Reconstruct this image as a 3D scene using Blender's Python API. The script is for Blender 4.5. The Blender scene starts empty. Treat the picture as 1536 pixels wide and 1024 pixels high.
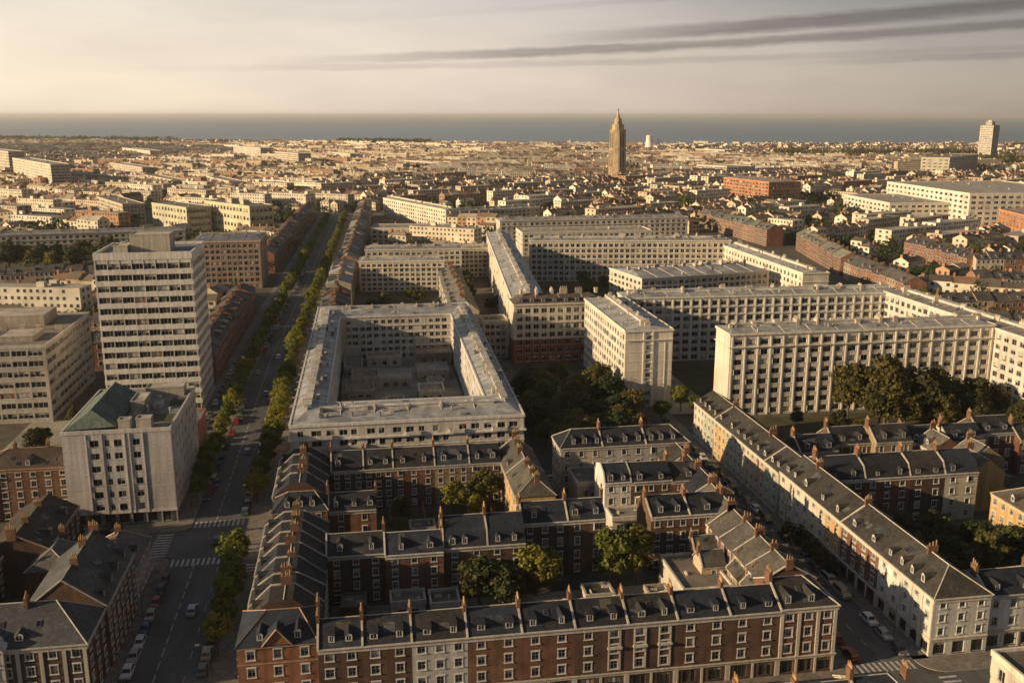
import bpy, math, random
from math import sin, cos, radians as R, pi, atan2, hypot
random.seed(7)
S = bpy.context.scene
COL = S.collection
rnd = random.random
def U(a, b): return a + (b - a) * rnd()
def tint(c, a, b):
    k = U(a, b); return tuple(q * k for q in c)
CAMZ = 100.0
# ------------------------------------------------------------------ materials
def nodes(m):
    m.use_nodes = True
    nt = m.node_tree
    for n in list(nt.nodes): nt.nodes.remove(n)
    return nt, nt.nodes.new, nt.links.new
def ramp(N, stops, interp='LINEAR'):
    r = N('ShaderNodeValToRGB'); r.color_ramp.interpolation = interp
    e = r.color_ramp.elements
    while len(e) < len(stops): e.new(0.5)
    for k, (p, c) in zip(e, stops):
        k.position = p; k.color = (*c, 1) if len(c) == 3 else c
    return r
def mixc(N, L, typ, fac, a, b):
    m = N('ShaderNodeMix'); m.data_type = 'RGBA'; m.blend_type = typ
    if isinstance(fac, (int, float)): m.inputs[0].default_value = fac
    else: L(fac, m.inputs[0])
    for s, v in ((6, a), (7, b)):
        if isinstance(v, tuple): m.inputs[s].default_value = (*v, 1)
        else: L(v, m.inputs[s])
    return m.outputs[2]
def noise(N, L, scale, detail=4, vec=(1, 1, 1), rough=.6):
    g = N('ShaderNodeNewGeometry'); mp = N('ShaderNodeMapping'); mp.inputs['Scale'].default_value = vec
    L(g.outputs['Position'], mp.inputs['Vector'])
    n = N('ShaderNodeTexNoise'); n.inputs['Scale'].default_value = scale; n.inputs['Detail'].default_value = detail
    n.inputs['Roughness'].default_value = rough
    L(mp.outputs[0], n.inputs['Vector'])
    return n.outputs['Fac']
MATS = {}
def surf(name, base=(1, 1, 1), rough=.85, src='obj', layers=((.25, 4, (1, 1, 1), .72, 1.18),), spec=.3, metal=0, bump=0, cells=0, bscale=3):
    """base colour x tint, mottled by several noise layers (scale, detail, stretch, low, high)"""
    m = bpy.data.materials.new(name); nt, N, L = nodes(m)
    out = N('ShaderNodeOutputMaterial'); p = N('ShaderNodeBsdfPrincipled')
    L(p.outputs[0], out.inputs[0])
    p.inputs['Roughness'].default_value = rough; p.inputs['Specular IOR Level'].default_value = spec
    p.inputs['Metallic'].default_value = metal
    if src == 'obj':
        o = N('ShaderNodeObjectInfo'); c = mixc(N, L, 'MULTIPLY', 1, o.outputs['Color'], base)
    elif src == 'attr':
        a = N('ShaderNodeAttribute'); a.attribute_name = 'Col'; c = mixc(N, L, 'MULTIPLY', 1, a.outputs['Color'], base)
    else:
        c = mixc(N, L, 'MULTIPLY', 1, base, (1, 1, 1))
    for (sc, de, ve, lo, hi) in layers:
        n = noise(N, L, sc, de, ve)
        r = ramp(N, [(.3, (lo,) * 3), (.7, (hi,) * 3)]); L(n, r.inputs[0])
        c = mixc(N, L, 'MULTIPLY', 1, c, r.outputs[0])
    if cells:
        g = N('ShaderNodeNewGeometry'); v = N('ShaderNodeTexVoronoi'); v.inputs['Scale'].default_value = cells
        L(g.outputs['Position'], v.inputs['Vector'])
        r = ramp(N, [(0, (.72,) * 3), (1, (1.25,) * 3)]); L(v.outputs['Color'], r.inputs[0])
        c = mixc(N, L, 'MULTIPLY', 1, c, r.outputs[0])
    L(c, p.inputs['Base Color'])
    if bump:
        b = N('ShaderNodeBump'); b.inputs['Strength'].default_value = bump; b.inputs['Distance'].default_value = .2
        L(noise(N, L, bscale, 5), b.inputs['Height']); L(b.outputs[0], p.inputs['Normal'])
    MATS[name] = m
    return m
STREAK = (.5, 5, (2.2, 2.2, .10), .70, 1.14)
BLOTCH = (.07, 5, (1, 1, 1), .74, 1.16)
FINE = (1.6, 5, (1, 1, 1), .86, 1.12)
surf('render_wall', (1, 1, 1), .85, layers=(STREAK, BLOTCH, FINE))
surf('brick_wall', (1, 1, 1), .9, layers=((.35, 5, (1, 1, 1), .62, 1.25), (3.2, 4, (1, 1, 3), .78, 1.2), STREAK))
surf('stone_trim', (1, 1, 1), .8, layers=(STREAK, FINE))
surf('slate_roof', (1, 1, 1), .75, layers=((.22, 5, (1, 1, 1), .66, 1.3), (1.1, 4, (1.5, 1.5, .4), .78, 1.25)), cells=2.2, spec=.2)
surf('zinc_roof', (1, 1, 1), .5, layers=((.12, 5, (1, 1, 1), .6, 1.25), (.45, 5, (1, 1, 1), .7, 1.2), (2.5, 4, (1, 1, 1), .8, 1.15)), spec=.4, cells=.22)
surf('flat_roof', (1, 1, 1), .9, layers=((.15, 6, (1, 1, 1), .55, 1.3), FINE))
surf('chimney_brick', (.165, .088, .055), .9, src='flat', layers=((.6, 5, (1, 1, 1), .55, 1.3), (4, 3, (1, 1, 3), .75, 1.2)))
surf('terracotta', (.36, .22, .11), .8, src='flat', layers=((.8, 3, (1, 1, 1), .65, 1.25),))
surf('frame_paint', (.58, .565, .53), .55, src='flat', layers=((.4, 4, (1, 1, 1), .75, 1.1),))
def blinds():
    m = bpy.data.materials.new('blind_cloth'); nt, N, L = nodes(m)
    out = N('ShaderNodeOutputMaterial'); p = N('ShaderNodeBsdfPrincipled'); L(p.outputs[0], out.inputs[0]); p.inputs['Roughness'].default_value = .85
    o = N('ShaderNodeObjectInfo'); g = N('ShaderNodeNewGeometry'); a = N('ShaderNodeMath'); a.operation = 'MULTIPLY_ADD'; a.inputs[1].default_value = 3.7; L(o.outputs['Random'], a.inputs[0]); L(g.outputs['Random Per Island'], a.inputs[2])
    f = N('ShaderNodeMath'); f.operation = 'FRACT'; L(a.outputs[0], f.inputs[0])
    r = ramp(N, [(0, (.36, .33, .28)), (.25, (.48, .45, .40)), (.45, (.20, .17, .13)), (.6, (.30, .20, .10)), (.7, (.12, .13, .14)), (.82, (.40, .36, .28)), (.93, (.22, .08, .05))], 'CONSTANT'); L(f.outputs[0], r.inputs[0])
    L(r.outputs[0], p.inputs['Base Color']); MATS['blind_cloth'] = m
blinds()
surf('dark_frame', (.06, .06, .06), .5, src='flat')
surf('asphalt', (.092, .091, .093), .88, src='flat', layers=((.05, 5, (1, 1, 1), .72, 1.3), (.5, 5, (1, .15, 1), .8, 1.2), (3, 4, (1, 1, 1), .85, 1.15)), spec=.25)
surf('pavement', (.17, .15, .13), .9, src='flat', layers=((.08, 5, (1, 1, 1), .72, 1.25), (1.2, 4, (1, 1, 1), .8, 1.2)), cells=.9)
surf('kerb_stone', (.26, .24, .21), .85, src='flat', layers=(FINE,))
surf('road_paint', (.48, .46, .42), .7, src='flat', layers=((1.5, 5, (1, 1, 1), .45, 1.15),))
surf('ground_dirt', (.085, .075, .06), .95, src='flat', layers=((.02, 6, (1, 1, 1), .6, 1.4), (.2, 5, (1, 1, 1), .6, 1.35)))
surf('yard_paving', (.27, .245, .21), .92, src='flat', layers=((.06, 6, (1, 1, 1), .6, 1.35), (.8, 5, (1, 1, 1), .7, 1.3)))
surf('lawn', (.065, .062, .03), .95, src='flat', layers=((.15, 5, (1, 1, 1), .6, 1.4), (2, 4, (1, 1, 1), .7, 1.3)))
surf('bark', (.10, .075, .05), .95, src='flat')
surf('car_paint', (1, 1, 1), .28, layers=(), spec=.5)
surf('tyre_rubber', (.015, .015, .015), .85, src='flat', layers=())
surf('lamp_metal', (.10, .10, .11), .5, src='flat', layers=())
surf('church_concrete', (.42, .325, .205), .9, src='flat', layers=((.12, 5, (1, 1, 1), .7, 1.2), (.3, 4, (2, 2, .1), .75, 1.15)))
surf('city_wall', (1, 1, 1), .9, src='attr', layers=((.12, 4, (1, 1, 1), .75, 1.2),))
def glass():
    m = bpy.data.materials.new('window_glass'); nt, N, L = nodes(m)
    out = N('ShaderNodeOutputMaterial'); p = N('ShaderNodeBsdfPrincipled'); L(p.outputs[0], out.inputs[0])
    o = N('ShaderNodeObjectInfo'); g = N('ShaderNodeNewGeometry')
    a = N('ShaderNodeMath'); a.operation = 'ADD'; L(o.outputs['Random'], a.inputs[0]); L(g.outputs['Random Per Island'], a.inputs[1])
    f = N('ShaderNodeMath'); f.operation = 'FRACT'; L(a.outputs[0], f.inputs[0])
    r = ramp(N, [(0, (.012, .013, .014)), (.3, (.022, .024, .024)), (.6, (.038, .036, .032)), (.84, (.08, .072, .06)), (.93, (.16, .145, .12)), (.95, (.012, .012, .013))], 'CONSTANT')
    L(f.outputs[0], r.inputs[0])
    n = noise(N, L, 1.1, 3); rr = ramp(N, [(.35, (.6,) * 3), (.65, (1.25,) * 3)]); L(n, rr.inputs[0])
    L(mixc(N, L, 'MULTIPLY', 1, r.outputs[0], rr.outputs[0]), p.inputs['Base Color'])
    p.inputs['Roughness'].default_value = .12; p.inputs['Specular IOR Level'].default_value = .6
    MATS['window_glass'] = m
glass()
def foliage(name, stops, trans=.25):
    m = bpy.data.materials.new(name); nt, N, L = nodes(m)
    out = N('ShaderNodeOutputMaterial'); p = N('ShaderNodeBsdfPrincipled'); t = N('ShaderNodeBsdfTranslucent')
    o = N('ShaderNodeObjectInfo'); g = N('ShaderNodeNewGeometry')
    a = N('ShaderNodeMath'); a.operation = 'MULTIPLY_ADD'; a.inputs[1].default_value = .55
    L(o.outputs['Random'], a.inputs[0])
    b = N('ShaderNodeMath'); b.operation = 'MULTIPLY'; b.inputs[1].default_value = .25
    L(g.outputs['Random Per Island'], b.inputs[0])
    n = noise(N, L, .35, 3); c2 = N('ShaderNodeMath'); c2.operation = 'MULTIPLY_ADD'; c2.inputs[1].default_value = .5
    L(n, c2.inputs[0]); L(b.outputs[0], c2.inputs[2]); L(c2.outputs[0], a.inputs[2])
    r = ramp(N, stops); L(a.outputs[0], r.inputs[0])
    p.inputs['Roughness'].default_value = .6; p.inputs['Specular IOR Level'].default_value = .25
    L(r.outputs[0], p.inputs['Base Color']); L(r.outputs[0], t.inputs['Color'])
    mx = N('ShaderNodeMixShader'); mx.inputs[0].default_value = trans
    L(p.outputs[0], mx.inputs[1]); L(t.outputs[0], mx.inputs[2]); L(mx.outputs[0], out.inputs[0])
    MATS[name] = m
foliage('leaf_street', [(.2, (.06, .09, .014)), (.55, (.135, .155, .02)), (1, (.23, .21, .025))], .35)
foliage('leaf_garden', [(.2, (.045, .065, .012)), (.55, (.10, .115, .017)), (1, (.18, .16, .022))], .3)
foliage('leaf_autumn', [(.25, (.06, .078, .022)), (.6, (.12, .115, .03)), (1, (.21, .135, .035))], .35)
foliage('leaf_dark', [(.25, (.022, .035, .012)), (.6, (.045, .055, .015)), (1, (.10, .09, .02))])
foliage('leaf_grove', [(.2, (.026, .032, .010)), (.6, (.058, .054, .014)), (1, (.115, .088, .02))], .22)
foliage('leaf_far', [(.25, (.035, .048, .014)), (.6, (.065, .08, .018)), (1, (.13, .135, .026))], .25)
def water():
    m = bpy.data.materials.new('sea_water'); nt, N, L = nodes(m)
    out = N('ShaderNodeOutputMaterial'); p = N('ShaderNodeBsdfPrincipled'); L(p.outputs[0], out.inputs[0])
    n = noise(N, L, .0016, 5, (.25, 1, 1)); r = ramp(N, [(.3, (.12, .18, .25)), (.7, (.16, .225, .29))]); L(n, r.inputs[0])
    L(r.outputs[0], p.inputs['Base Color']); p.inputs['Roughness'].default_value = .45; p.inputs['Specular IOR Level'].default_value = .35
    b = N('ShaderNodeBump'); b.inputs['Strength'].default_value = .4; b.inputs['Distance'].default_value = 2
    L(noise(N, L, .02, 4, (.4, 1, 1)), b.inputs['Height']); L(b.outputs[0], p.inputs['Normal'])
    MATS['sea_water'] = m
water()
M = MATS
# ------------------------------------------------------------------ mesh builder
class MB:
    def __init__(s, *mats): s.v = []; s.f = []; s.m = []; s.c = []; s.mats = list(mats); s.cur = None
    def face(s, pts, m=0):
        i = len(s.v); s.v.extend(pts); s.f.append(tuple(range(i, i + len(pts)))); s.m.append(m)
        if s.cur is not None: s.c.append(s.cur)
    def box(s, x0, x1, y0, y1, z0, z1, m=0, skip=''):
        a, b, c, d = (x0, y0), (x1, y0), (x1, y1), (x0, y1)
        lo = [(*p, z0) for p in (a, b, c, d)]; hi = [(*p, z1) for p in (a, b, c, d)]
        if 't' not in skip: s.face(hi, m)
        if 'b' not in skip: s.face(lo[::-1], m)
        for i, k in enumerate('frkl'):
            if k not in skip:
                j = (i + 1) % 4; s.face([lo[i], lo[j], hi[j], hi[i]], m)
    def prism(s, pts, z0, z1, m=0, top=True, bottom=False, mt=None):
        n = len(pts)
        for i in range(n):
            a, b = pts[i], pts[(i + 1) % n]
            s.face([(*a, z0), (*b, z0), (*b, z1), (*a, z1)], m)
        if top: s.face([(*p, z1) for p in pts], m if mt is None else mt)
        if bottom: s.face([(*p, z0) for p in pts[::-1]], m)
    def cyl(s, x, y, r, z0, z1, n=6, m=0, r2=None, top=True):
        r2 = r if r2 is None else r2
        lo = [(x + r * cos(2 * pi * i / n), y + r * sin(2 * pi * i / n), z0) for i in range(n)]
        hi = [(x + r2 * cos(2 * pi * i / n), y + r2 * sin(2 * pi * i / n), z1) for i in range(n)]
        for i in range(n):
            j = (i + 1) % n; s.face([lo[i], lo[j], hi[j], hi[i]], m)
        if top: s.face(hi, m)
    def tube(s, a, b, ra, rb, n=5, m=0):
        d = [b[i] - a[i] for i in range(3)]; l = math.sqrt(sum(k * k for k in d)) or 1; d = [k / l for k in d]
        u = (0, 0, 1) if abs(d[2]) < .8 else (1, 0, 0)
        e = (d[1] * u[2] - d[2] * u[1], d[2] * u[0] - d[0] * u[2], d[0] * u[1] - d[1] * u[0])
        l = math.sqrt(sum(k * k for k in e)); e = [k / l for k in e]
        g = (d[1] * e[2] - d[2] * e[1], d[2] * e[0] - d[0] * e[2], d[0] * e[1] - d[1] * e[0])
        def ring(p, r): return [tuple(p[k] + r * (cos(2 * pi * i / n) * e[k] + sin(2 * pi * i / n) * g[k]) for k in range(3)) for i in range(n)]
        A, B = ring(a, ra), ring(b, rb)
        for i in range(n):
            j = (i + 1) % n; s.face([A[i], A[j], B[j], B[i]], m)
        s.face(B, m)
    def add(s, o, loc, rot=0, mm=None):
        c, q = cos(rot), sin(rot); i = len(s.v)
        s.v.extend((loc[0] + c * x - q * y, loc[1] + q * x + c * y, loc[2] + z) for x, y, z in o.v)
        s.f.extend(tuple(k + i for k in f) for f in o.f); s.m.extend(o.m if mm is None else [mm[k] for k in o.m])
    def mesh(s, name):
        me = bpy.data.meshes.new(name); me.from_pydata(s.v, [], s.f)
        for k in s.mats: me.materials.append(M[k])
        if len(s.mats) > 1: me.polygons.foreach_set('material_index', s.m)
        if s.c:
            at = me.attributes.new('Col', 'FLOAT_COLOR', 'FACE')
            at.data.foreach_set('color', [k for c in s.c for k in (*c, 1)])
        me.update(); return me
def ob(name, data, parent=None, loc=(0, 0, 0), rot=0, color=None):
    if isinstance(data, MB): data = data.mesh(name)
    o = bpy.data.objects.new(name, data); COL.objects.link(o)
    o.location = loc; o.rotation_euler = (0, 0, rot)
    if parent is not None: o.parent = parent
    if color is not None: o.color = (*color, 1)
    return o
LABELS = {}
def tag(o, label=None, cat=None, group=None, kind=None):
    if label: o['label'] = label
    if cat: o['category'] = cat
    if group: o['group'] = group
    if kind: o['kind'] = kind
    return o
def thing(name, label, cat, loc, rot=0, group=None):
    return tag(ob(name, None, None, loc, rot), label, cat, group)
def struct(name, mb, loc=(0, 0, 0)): return tag(ob(name, mb, None, loc), kind='structure')
ONES = 'zeroth first second third fourth fifth sixth seventh eighth ninth tenth eleventh twelfth thirteenth fourteenth fifteenth sixteenth seventeenth eighteenth nineteenth'.split()
TENS = ['', '', 'twent', 'thirt', 'fort', 'fift', 'sixt', 'sevent', 'eight', 'ninet']
def nth(n):
    if n < 20: return ONES[n]
    t, u = divmod(n, 10)
    return TENS[t] + ('ieth' if u == 0 else 'y-' + ONES[u])
# ------------------------------------------------------------------ windows, walls
WC = {}
def win(w, h, style='sash', lights=2):
    """window: frame object mesh and, apart, its pane; local origin bottom centre on the wall plane, facing -y"""
    key = (round(w, 1), round(h, 1), style, lights)
    if key in WC: return WC[key]
    w, h = key[0], key[1]
    f = MB('frame_paint' if style not in ('shop', 'dark') else 'dark_frame'); p = MB('window_glass')
    x = w / 2; dp = .2
    if style == 'sash':      # surround standing proud of the wall, sill
        t = .12
        f.box(-x - t, -x, -.06, .0, 0, h, skip='k'); f.box(x, x + t, -.06, .0, 0, h, skip='k')
        f.box(-x - t - .06, x + t + .06, -.12, .0, h, h + .24, skip='k'); f.box(-x - t - .1, x + t + .1, -.18, .0, -.16, 0, skip='k')
    else:
        f.box(-x - .06, x + .06, -.1, 0, -.1, 0, skip='k')
    b = .07 if style != 'ribbon' else .09
    y0, y1 = dp - .05, dp + .02
    f.box(-x, -x + b, y0, y1, 0, h, skip='k'); f.box(x - b, x, y0, y1, 0, h, skip='k')
    f.box(-x + b, x - b, y0, y1, 0, b, skip='k'); f.box(-x + b, x - b, y0, y1, h - b, h, skip='k')
    for i in range(1, lights):
        c = -x + w * i / lights; f.box(c - b * .5, c + b * .5, y0, y1, b, h - b, skip='k')
    if style == 'sash' and h > 1.3: f.box(-x + b, x - b, y0 + .01, y1, h * .52, h * .52 + b * .8, skip='k')
    for i in range(lights):
        a, c = -x + w * i / lights, -x + w * (i + 1) / lights
        p.face([(a, dp, 0), (c, dp, 0), (c, dp, h), (a, dp, h)])
    r = dict(f=f.mesh('window'), p=[], both=[], mb=[])
    for v in range(5):
        P = MB('window_glass', 'blind_cloth'); P.add(p, (0, 0, 0))
        for i in range(lights):
            a, c = -x + w * i / lights + b, -x + w * (i + 1) / lights - b
            k = (0, .35, .8, .5, 0)[v]
            if v == 3 and i % 2: k = 0
            if style == 'shop': k *= .6
            if k: P.face([(a, dp - .012, h * (1 - k)), (c, dp - .012, h * (1 - k)), (c, dp - .012, h), (a, dp - .012, h)], 1)
        B = MB(f.mats[0], 'window_glass', 'blind_cloth'); B.add(f, (0, 0, 0)); B.add(P, (0, 0, 0), 0, [1, 2])
        if v == 4 and style in ('sash', 'plain') and w > .9:     # casement left open
            B.box(-x + .02, -x + .08, -min(.32, w * .3), dp, .06, h - .06, 0)
        r['p'].append(P.mesh('pane')); r['both'].append(B.mesh('window')); r['mb'].append(B)
    WC[key] = r; return r
def facade(mb, p0, p1, z0, z1, rows, cols, m=0, skip=None, depth=.24):
    """wall strip from p0 to p1 (outside on the right) with real openings; returns window places"""
    L = hypot(p1[0] - p0[0], p1[1] - p0[1]); d = ((p1[0] - p0[0]) / L, (p1[1] - p0[1]) / L); n = (d[1], -d[0])
    def P(u, z, k=0): return (p0[0] + d[0] * u - n[0] * k, p0[1] + d[1] * u - n[1] * k, z)
    def q(u0, u1, a, b):
        if u1 - u0 > 1e-4 and b - a > 1e-4: mb.face([P(u0, a), P(u1, a), P(u1, b), P(u0, b)], m)
    out = []; z = z0
    for ri, (a, b) in enumerate(rows):
        q(0, L, z, a); u = 0
        for ci, (c, e) in enumerate(cols):
            if skip and skip(ri, ci): continue
            q(u, c, a, b)
            mb.face([P(c, a), P(c, b), P(c, b, depth), P(c, a, depth)], m)
            mb.face([P(e, a, depth), P(e, b, depth), P(e, b), P(e, a)], m)
            mb.face([P(c, b), P(e, b), P(e, b, depth), P(c, b, depth)], m)
            mb.face([P(c, a, depth), P(e, a, depth), P(e, a), P(c, a)], m)
            x = (c + e) / 2
            out.append((P(x, a), atan2(d[1], d[0]), e - c, b - a, ri, ci)); u = e
        q(u, L, a, b); z = b
    q(0, L, z, z1)
    return out
def cols_for(L, n, w, margin=0):
    if n <= 0: return []
    s = (L - 2 * margin) / n
    return [(margin + s * (i + .5) - w / 2, margin + s * (i + .5) + w / 2) for i in range(n)]
def put_windows(root, places, style='sash', lights=2, split=False, limit=100, rootloc=(0, 0), rootrot=0, shop_rows=()):
    c, s = cos(rootrot), sin(rootrot)
    def dist(p):
        x, y, z = p[0]; X = rootloc[0] + c * x - s * y; Y = rootloc[1] + s * x + c * y
        return X * X + Y * Y + (z - CAMZ) ** 2
    places = sorted(places, key=dist); rest = None
    for i, (loc, rot, w, h, ri, ci) in enumerate(places):
        st = 'shop' if ri in shop_rows else style
        wm = win(w, h, st, 3 if st == 'shop' else lights)
        v = random.choice((0, 0, 0, 1, 1, 2, 3, 4))
        if i < limit:
            if split:
                o = ob('window', wm['f'], root, loc, rot); ob('pane', wm['p'][v], o)
            else: ob('window', wm['both'][v], root, loc, rot)
        else:
            if rest is None: rest = MB(wm['mb'][0].mats[0], 'window_glass', 'blind_cloth')
            rest.add(wm['mb'][v], loc, rot)
    if rest: tag(ob('window', rest, root), kind='stuff')
def ring(mb, loop, z0, z1, out, m=0, inn=0.0):
    """band that runs round a closed loop (CCW outside), standing `out` proud"""
    n = len(loop); off = []
    def mitre(k):
        r = []
        for i in range(n):
            a, b, c = loop[i - 1], loop[i], loop[(i + 1) % n]
            l1 = hypot(b[0] - a[0], b[1] - a[1]); l2 = hypot(c[0] - b[0], c[1] - b[1])
            n1 = ((b[1] - a[1]) / l1, -(b[0] - a[0]) / l1); n2 = ((c[1] - b[1]) / l2, -(c[0] - b[0]) / l2)
            t = k / (1 + n1[0] * n2[0] + n1[1] * n2[1])
            r.append((b[0] + (n1[0] + n2[0]) * t, b[1] + (n1[1] + n2[1]) * t))
        return r
    o, q = mitre(out), mitre(-inn)
    for i in range(n):
        j = (i + 1) % n
        mb.face([(*o[i], z0), (*o[j], z0), (*o[j], z1), (*o[i], z1)], m)
        mb.face([(*o[i], z1), (*o[j], z1), (*q[j], z1), (*q[i], z1)], m)
        mb.face([(*q[i], z0), (*q[j], z0), (*o[j], z0), (*o[i], z0)], m)
        if inn: mb.face([(*q[j], z0), (*q[i], z0), (*q[i], z1), (*q[j], z1)], m)
    return o, q
# ------------------------------------------------------------------ roof furniture
CHC = {}
def chimney(h, ln=2.0, pots=4):
    k = (round(h, 1), round(ln, 1), pots)
    if k in CHC: return CHC[k]
    b = MB('chimney_brick', 'terracotta'); h, ln = k[0], k[1]
    b.box(-.30, .30, -ln / 2, ln / 2, 0, h, 0, 'bt'); b.box(-.36, .36, -ln / 2 - .07, ln / 2 + .07, h, h + .2, 0)
    for i in range(pots):
        y = -ln / 2 + ln * (i + .5) / pots; v = .6 + .5 * ((i * 7) % 3) / 2
        b.cyl(0, y, .15, h + .2, h + .2 + v, 6, 1, .11)
    CHC[k] = b.mesh('chimney'); return CHC[k]
DMC = {}
def dormer(slope, w=1.4, h=1.7, kind='gable'):
    k = (round(slope, 2), round(w, 1), kind)
    if k in DMC: return DMC[k]
    b = MB('frame_paint', 'window_glass', 'slate_roof'); x = w / 2; dd = h / max(k[0], .3)
    t = .2
    b.face([(-x, 0, 0), (-x + t, 0, 0), (-x + t, 0, h), (-x, 0, h)]); b.face([(x - t, 0, 0), (x, 0, 0), (x, 0, h), (x - t, 0, h)])
    b.face([(-x + t, 0, 0), (x - t, 0, 0), (x - t, 0, t), (-x + t, 0, t)]); b.face([(-x + t, 0, h - t), (x - t, 0, h - t), (x - t, 0, h), (-x + t, 0, h)])
    b.face([(-x + t, .08, t), (-.04, .08, t), (-.04, .08, h - t), (-x + t, .08, h - t)], 1); b.face([(.04, .08, t), (x - t, .08, t), (x - t, .08, h - t), (.04, .08, h - t)], 1)
    b.face([(-.04, .04, t), (.04, .04, t), (.04, .04, h - t), (-.04, .04, h - t)])
    b.face([(-x, 0, 0), (-x, 0, h), (-x, dd, h)], 2); b.face([(x, 0, 0), (x, dd, h), (x, 0, h)], 2)
    if kind == 'gable':
        z = h + .5; e = dd + .5 / max(k[0], .3)
        b.face([(-x - .12, -.12, h - .08), (0, -.12, z), (0, e, z), (-x - .12, dd, h - .08)][::-1], 2); b.face([(x + .12, -.12, h - .08), (0, -.12, z), (0, e, z), (x + .12, dd, h - .08)], 2)
        b.face([(-x, -.02, h), (x, -.02, h), (0, -.02, z - .04)], 0)
    else:
        b.face([(-x - .14, -.16, h + .1), (x + .14, -.16, h + .1), (x + .14, dd + .3, h + .16), (-x - .14, dd + .3, h + .16)], 2)
        b.face([(-x - .14, -.16, h - .04), (x + .14, -.16, h - .04), (x + .14, -.16, h + .1), (-x - .14, -.16, h + .1)], 2)
    DMC[k] = b.mesh('dormer'); return DMC[k]
SKY = None
def skylight():
    global SKY
    if SKY is None:
        b = MB('lamp_metal', 'window_glass'); b.box(-.45, .45, -.6, .6, 0, .12, 0, 'b'); b.face([(-.37, -.52, .13), (.37, -.52, .13), (.37, .52, .13), (-.37, .52, .13)], 1); SKY = b.mesh('skylight')
    return SKY
VC = {}
def vent(k):
    if k not in VC:
        b = MB('stone_trim')
        if k == 0: b.box(-.6, .6, -.4, .4, 0, 1.1, 0, 'b'); b.box(-.7, .7, -.5, .5, 1.1, 1.25)
        elif k == 1: b.box(-1.2, 1.2, -.35, .35, 0, 1.3, 0, 'b'); [b.cyl(-.9 + .6 * i, 0, .15, 1.3, 1.8, 6) for i in range(4)]
        elif k == 3: b.box(-.9, .9, -.6, .6, 0, .35, 0, 'b')
        else: b.cyl(0, 0, .25, 0, .9, 7); b.cyl(0, 0, .4, .9, 1.1, 7)
        VC[k] = b.mesh('vent')
    return VC[k]
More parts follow.
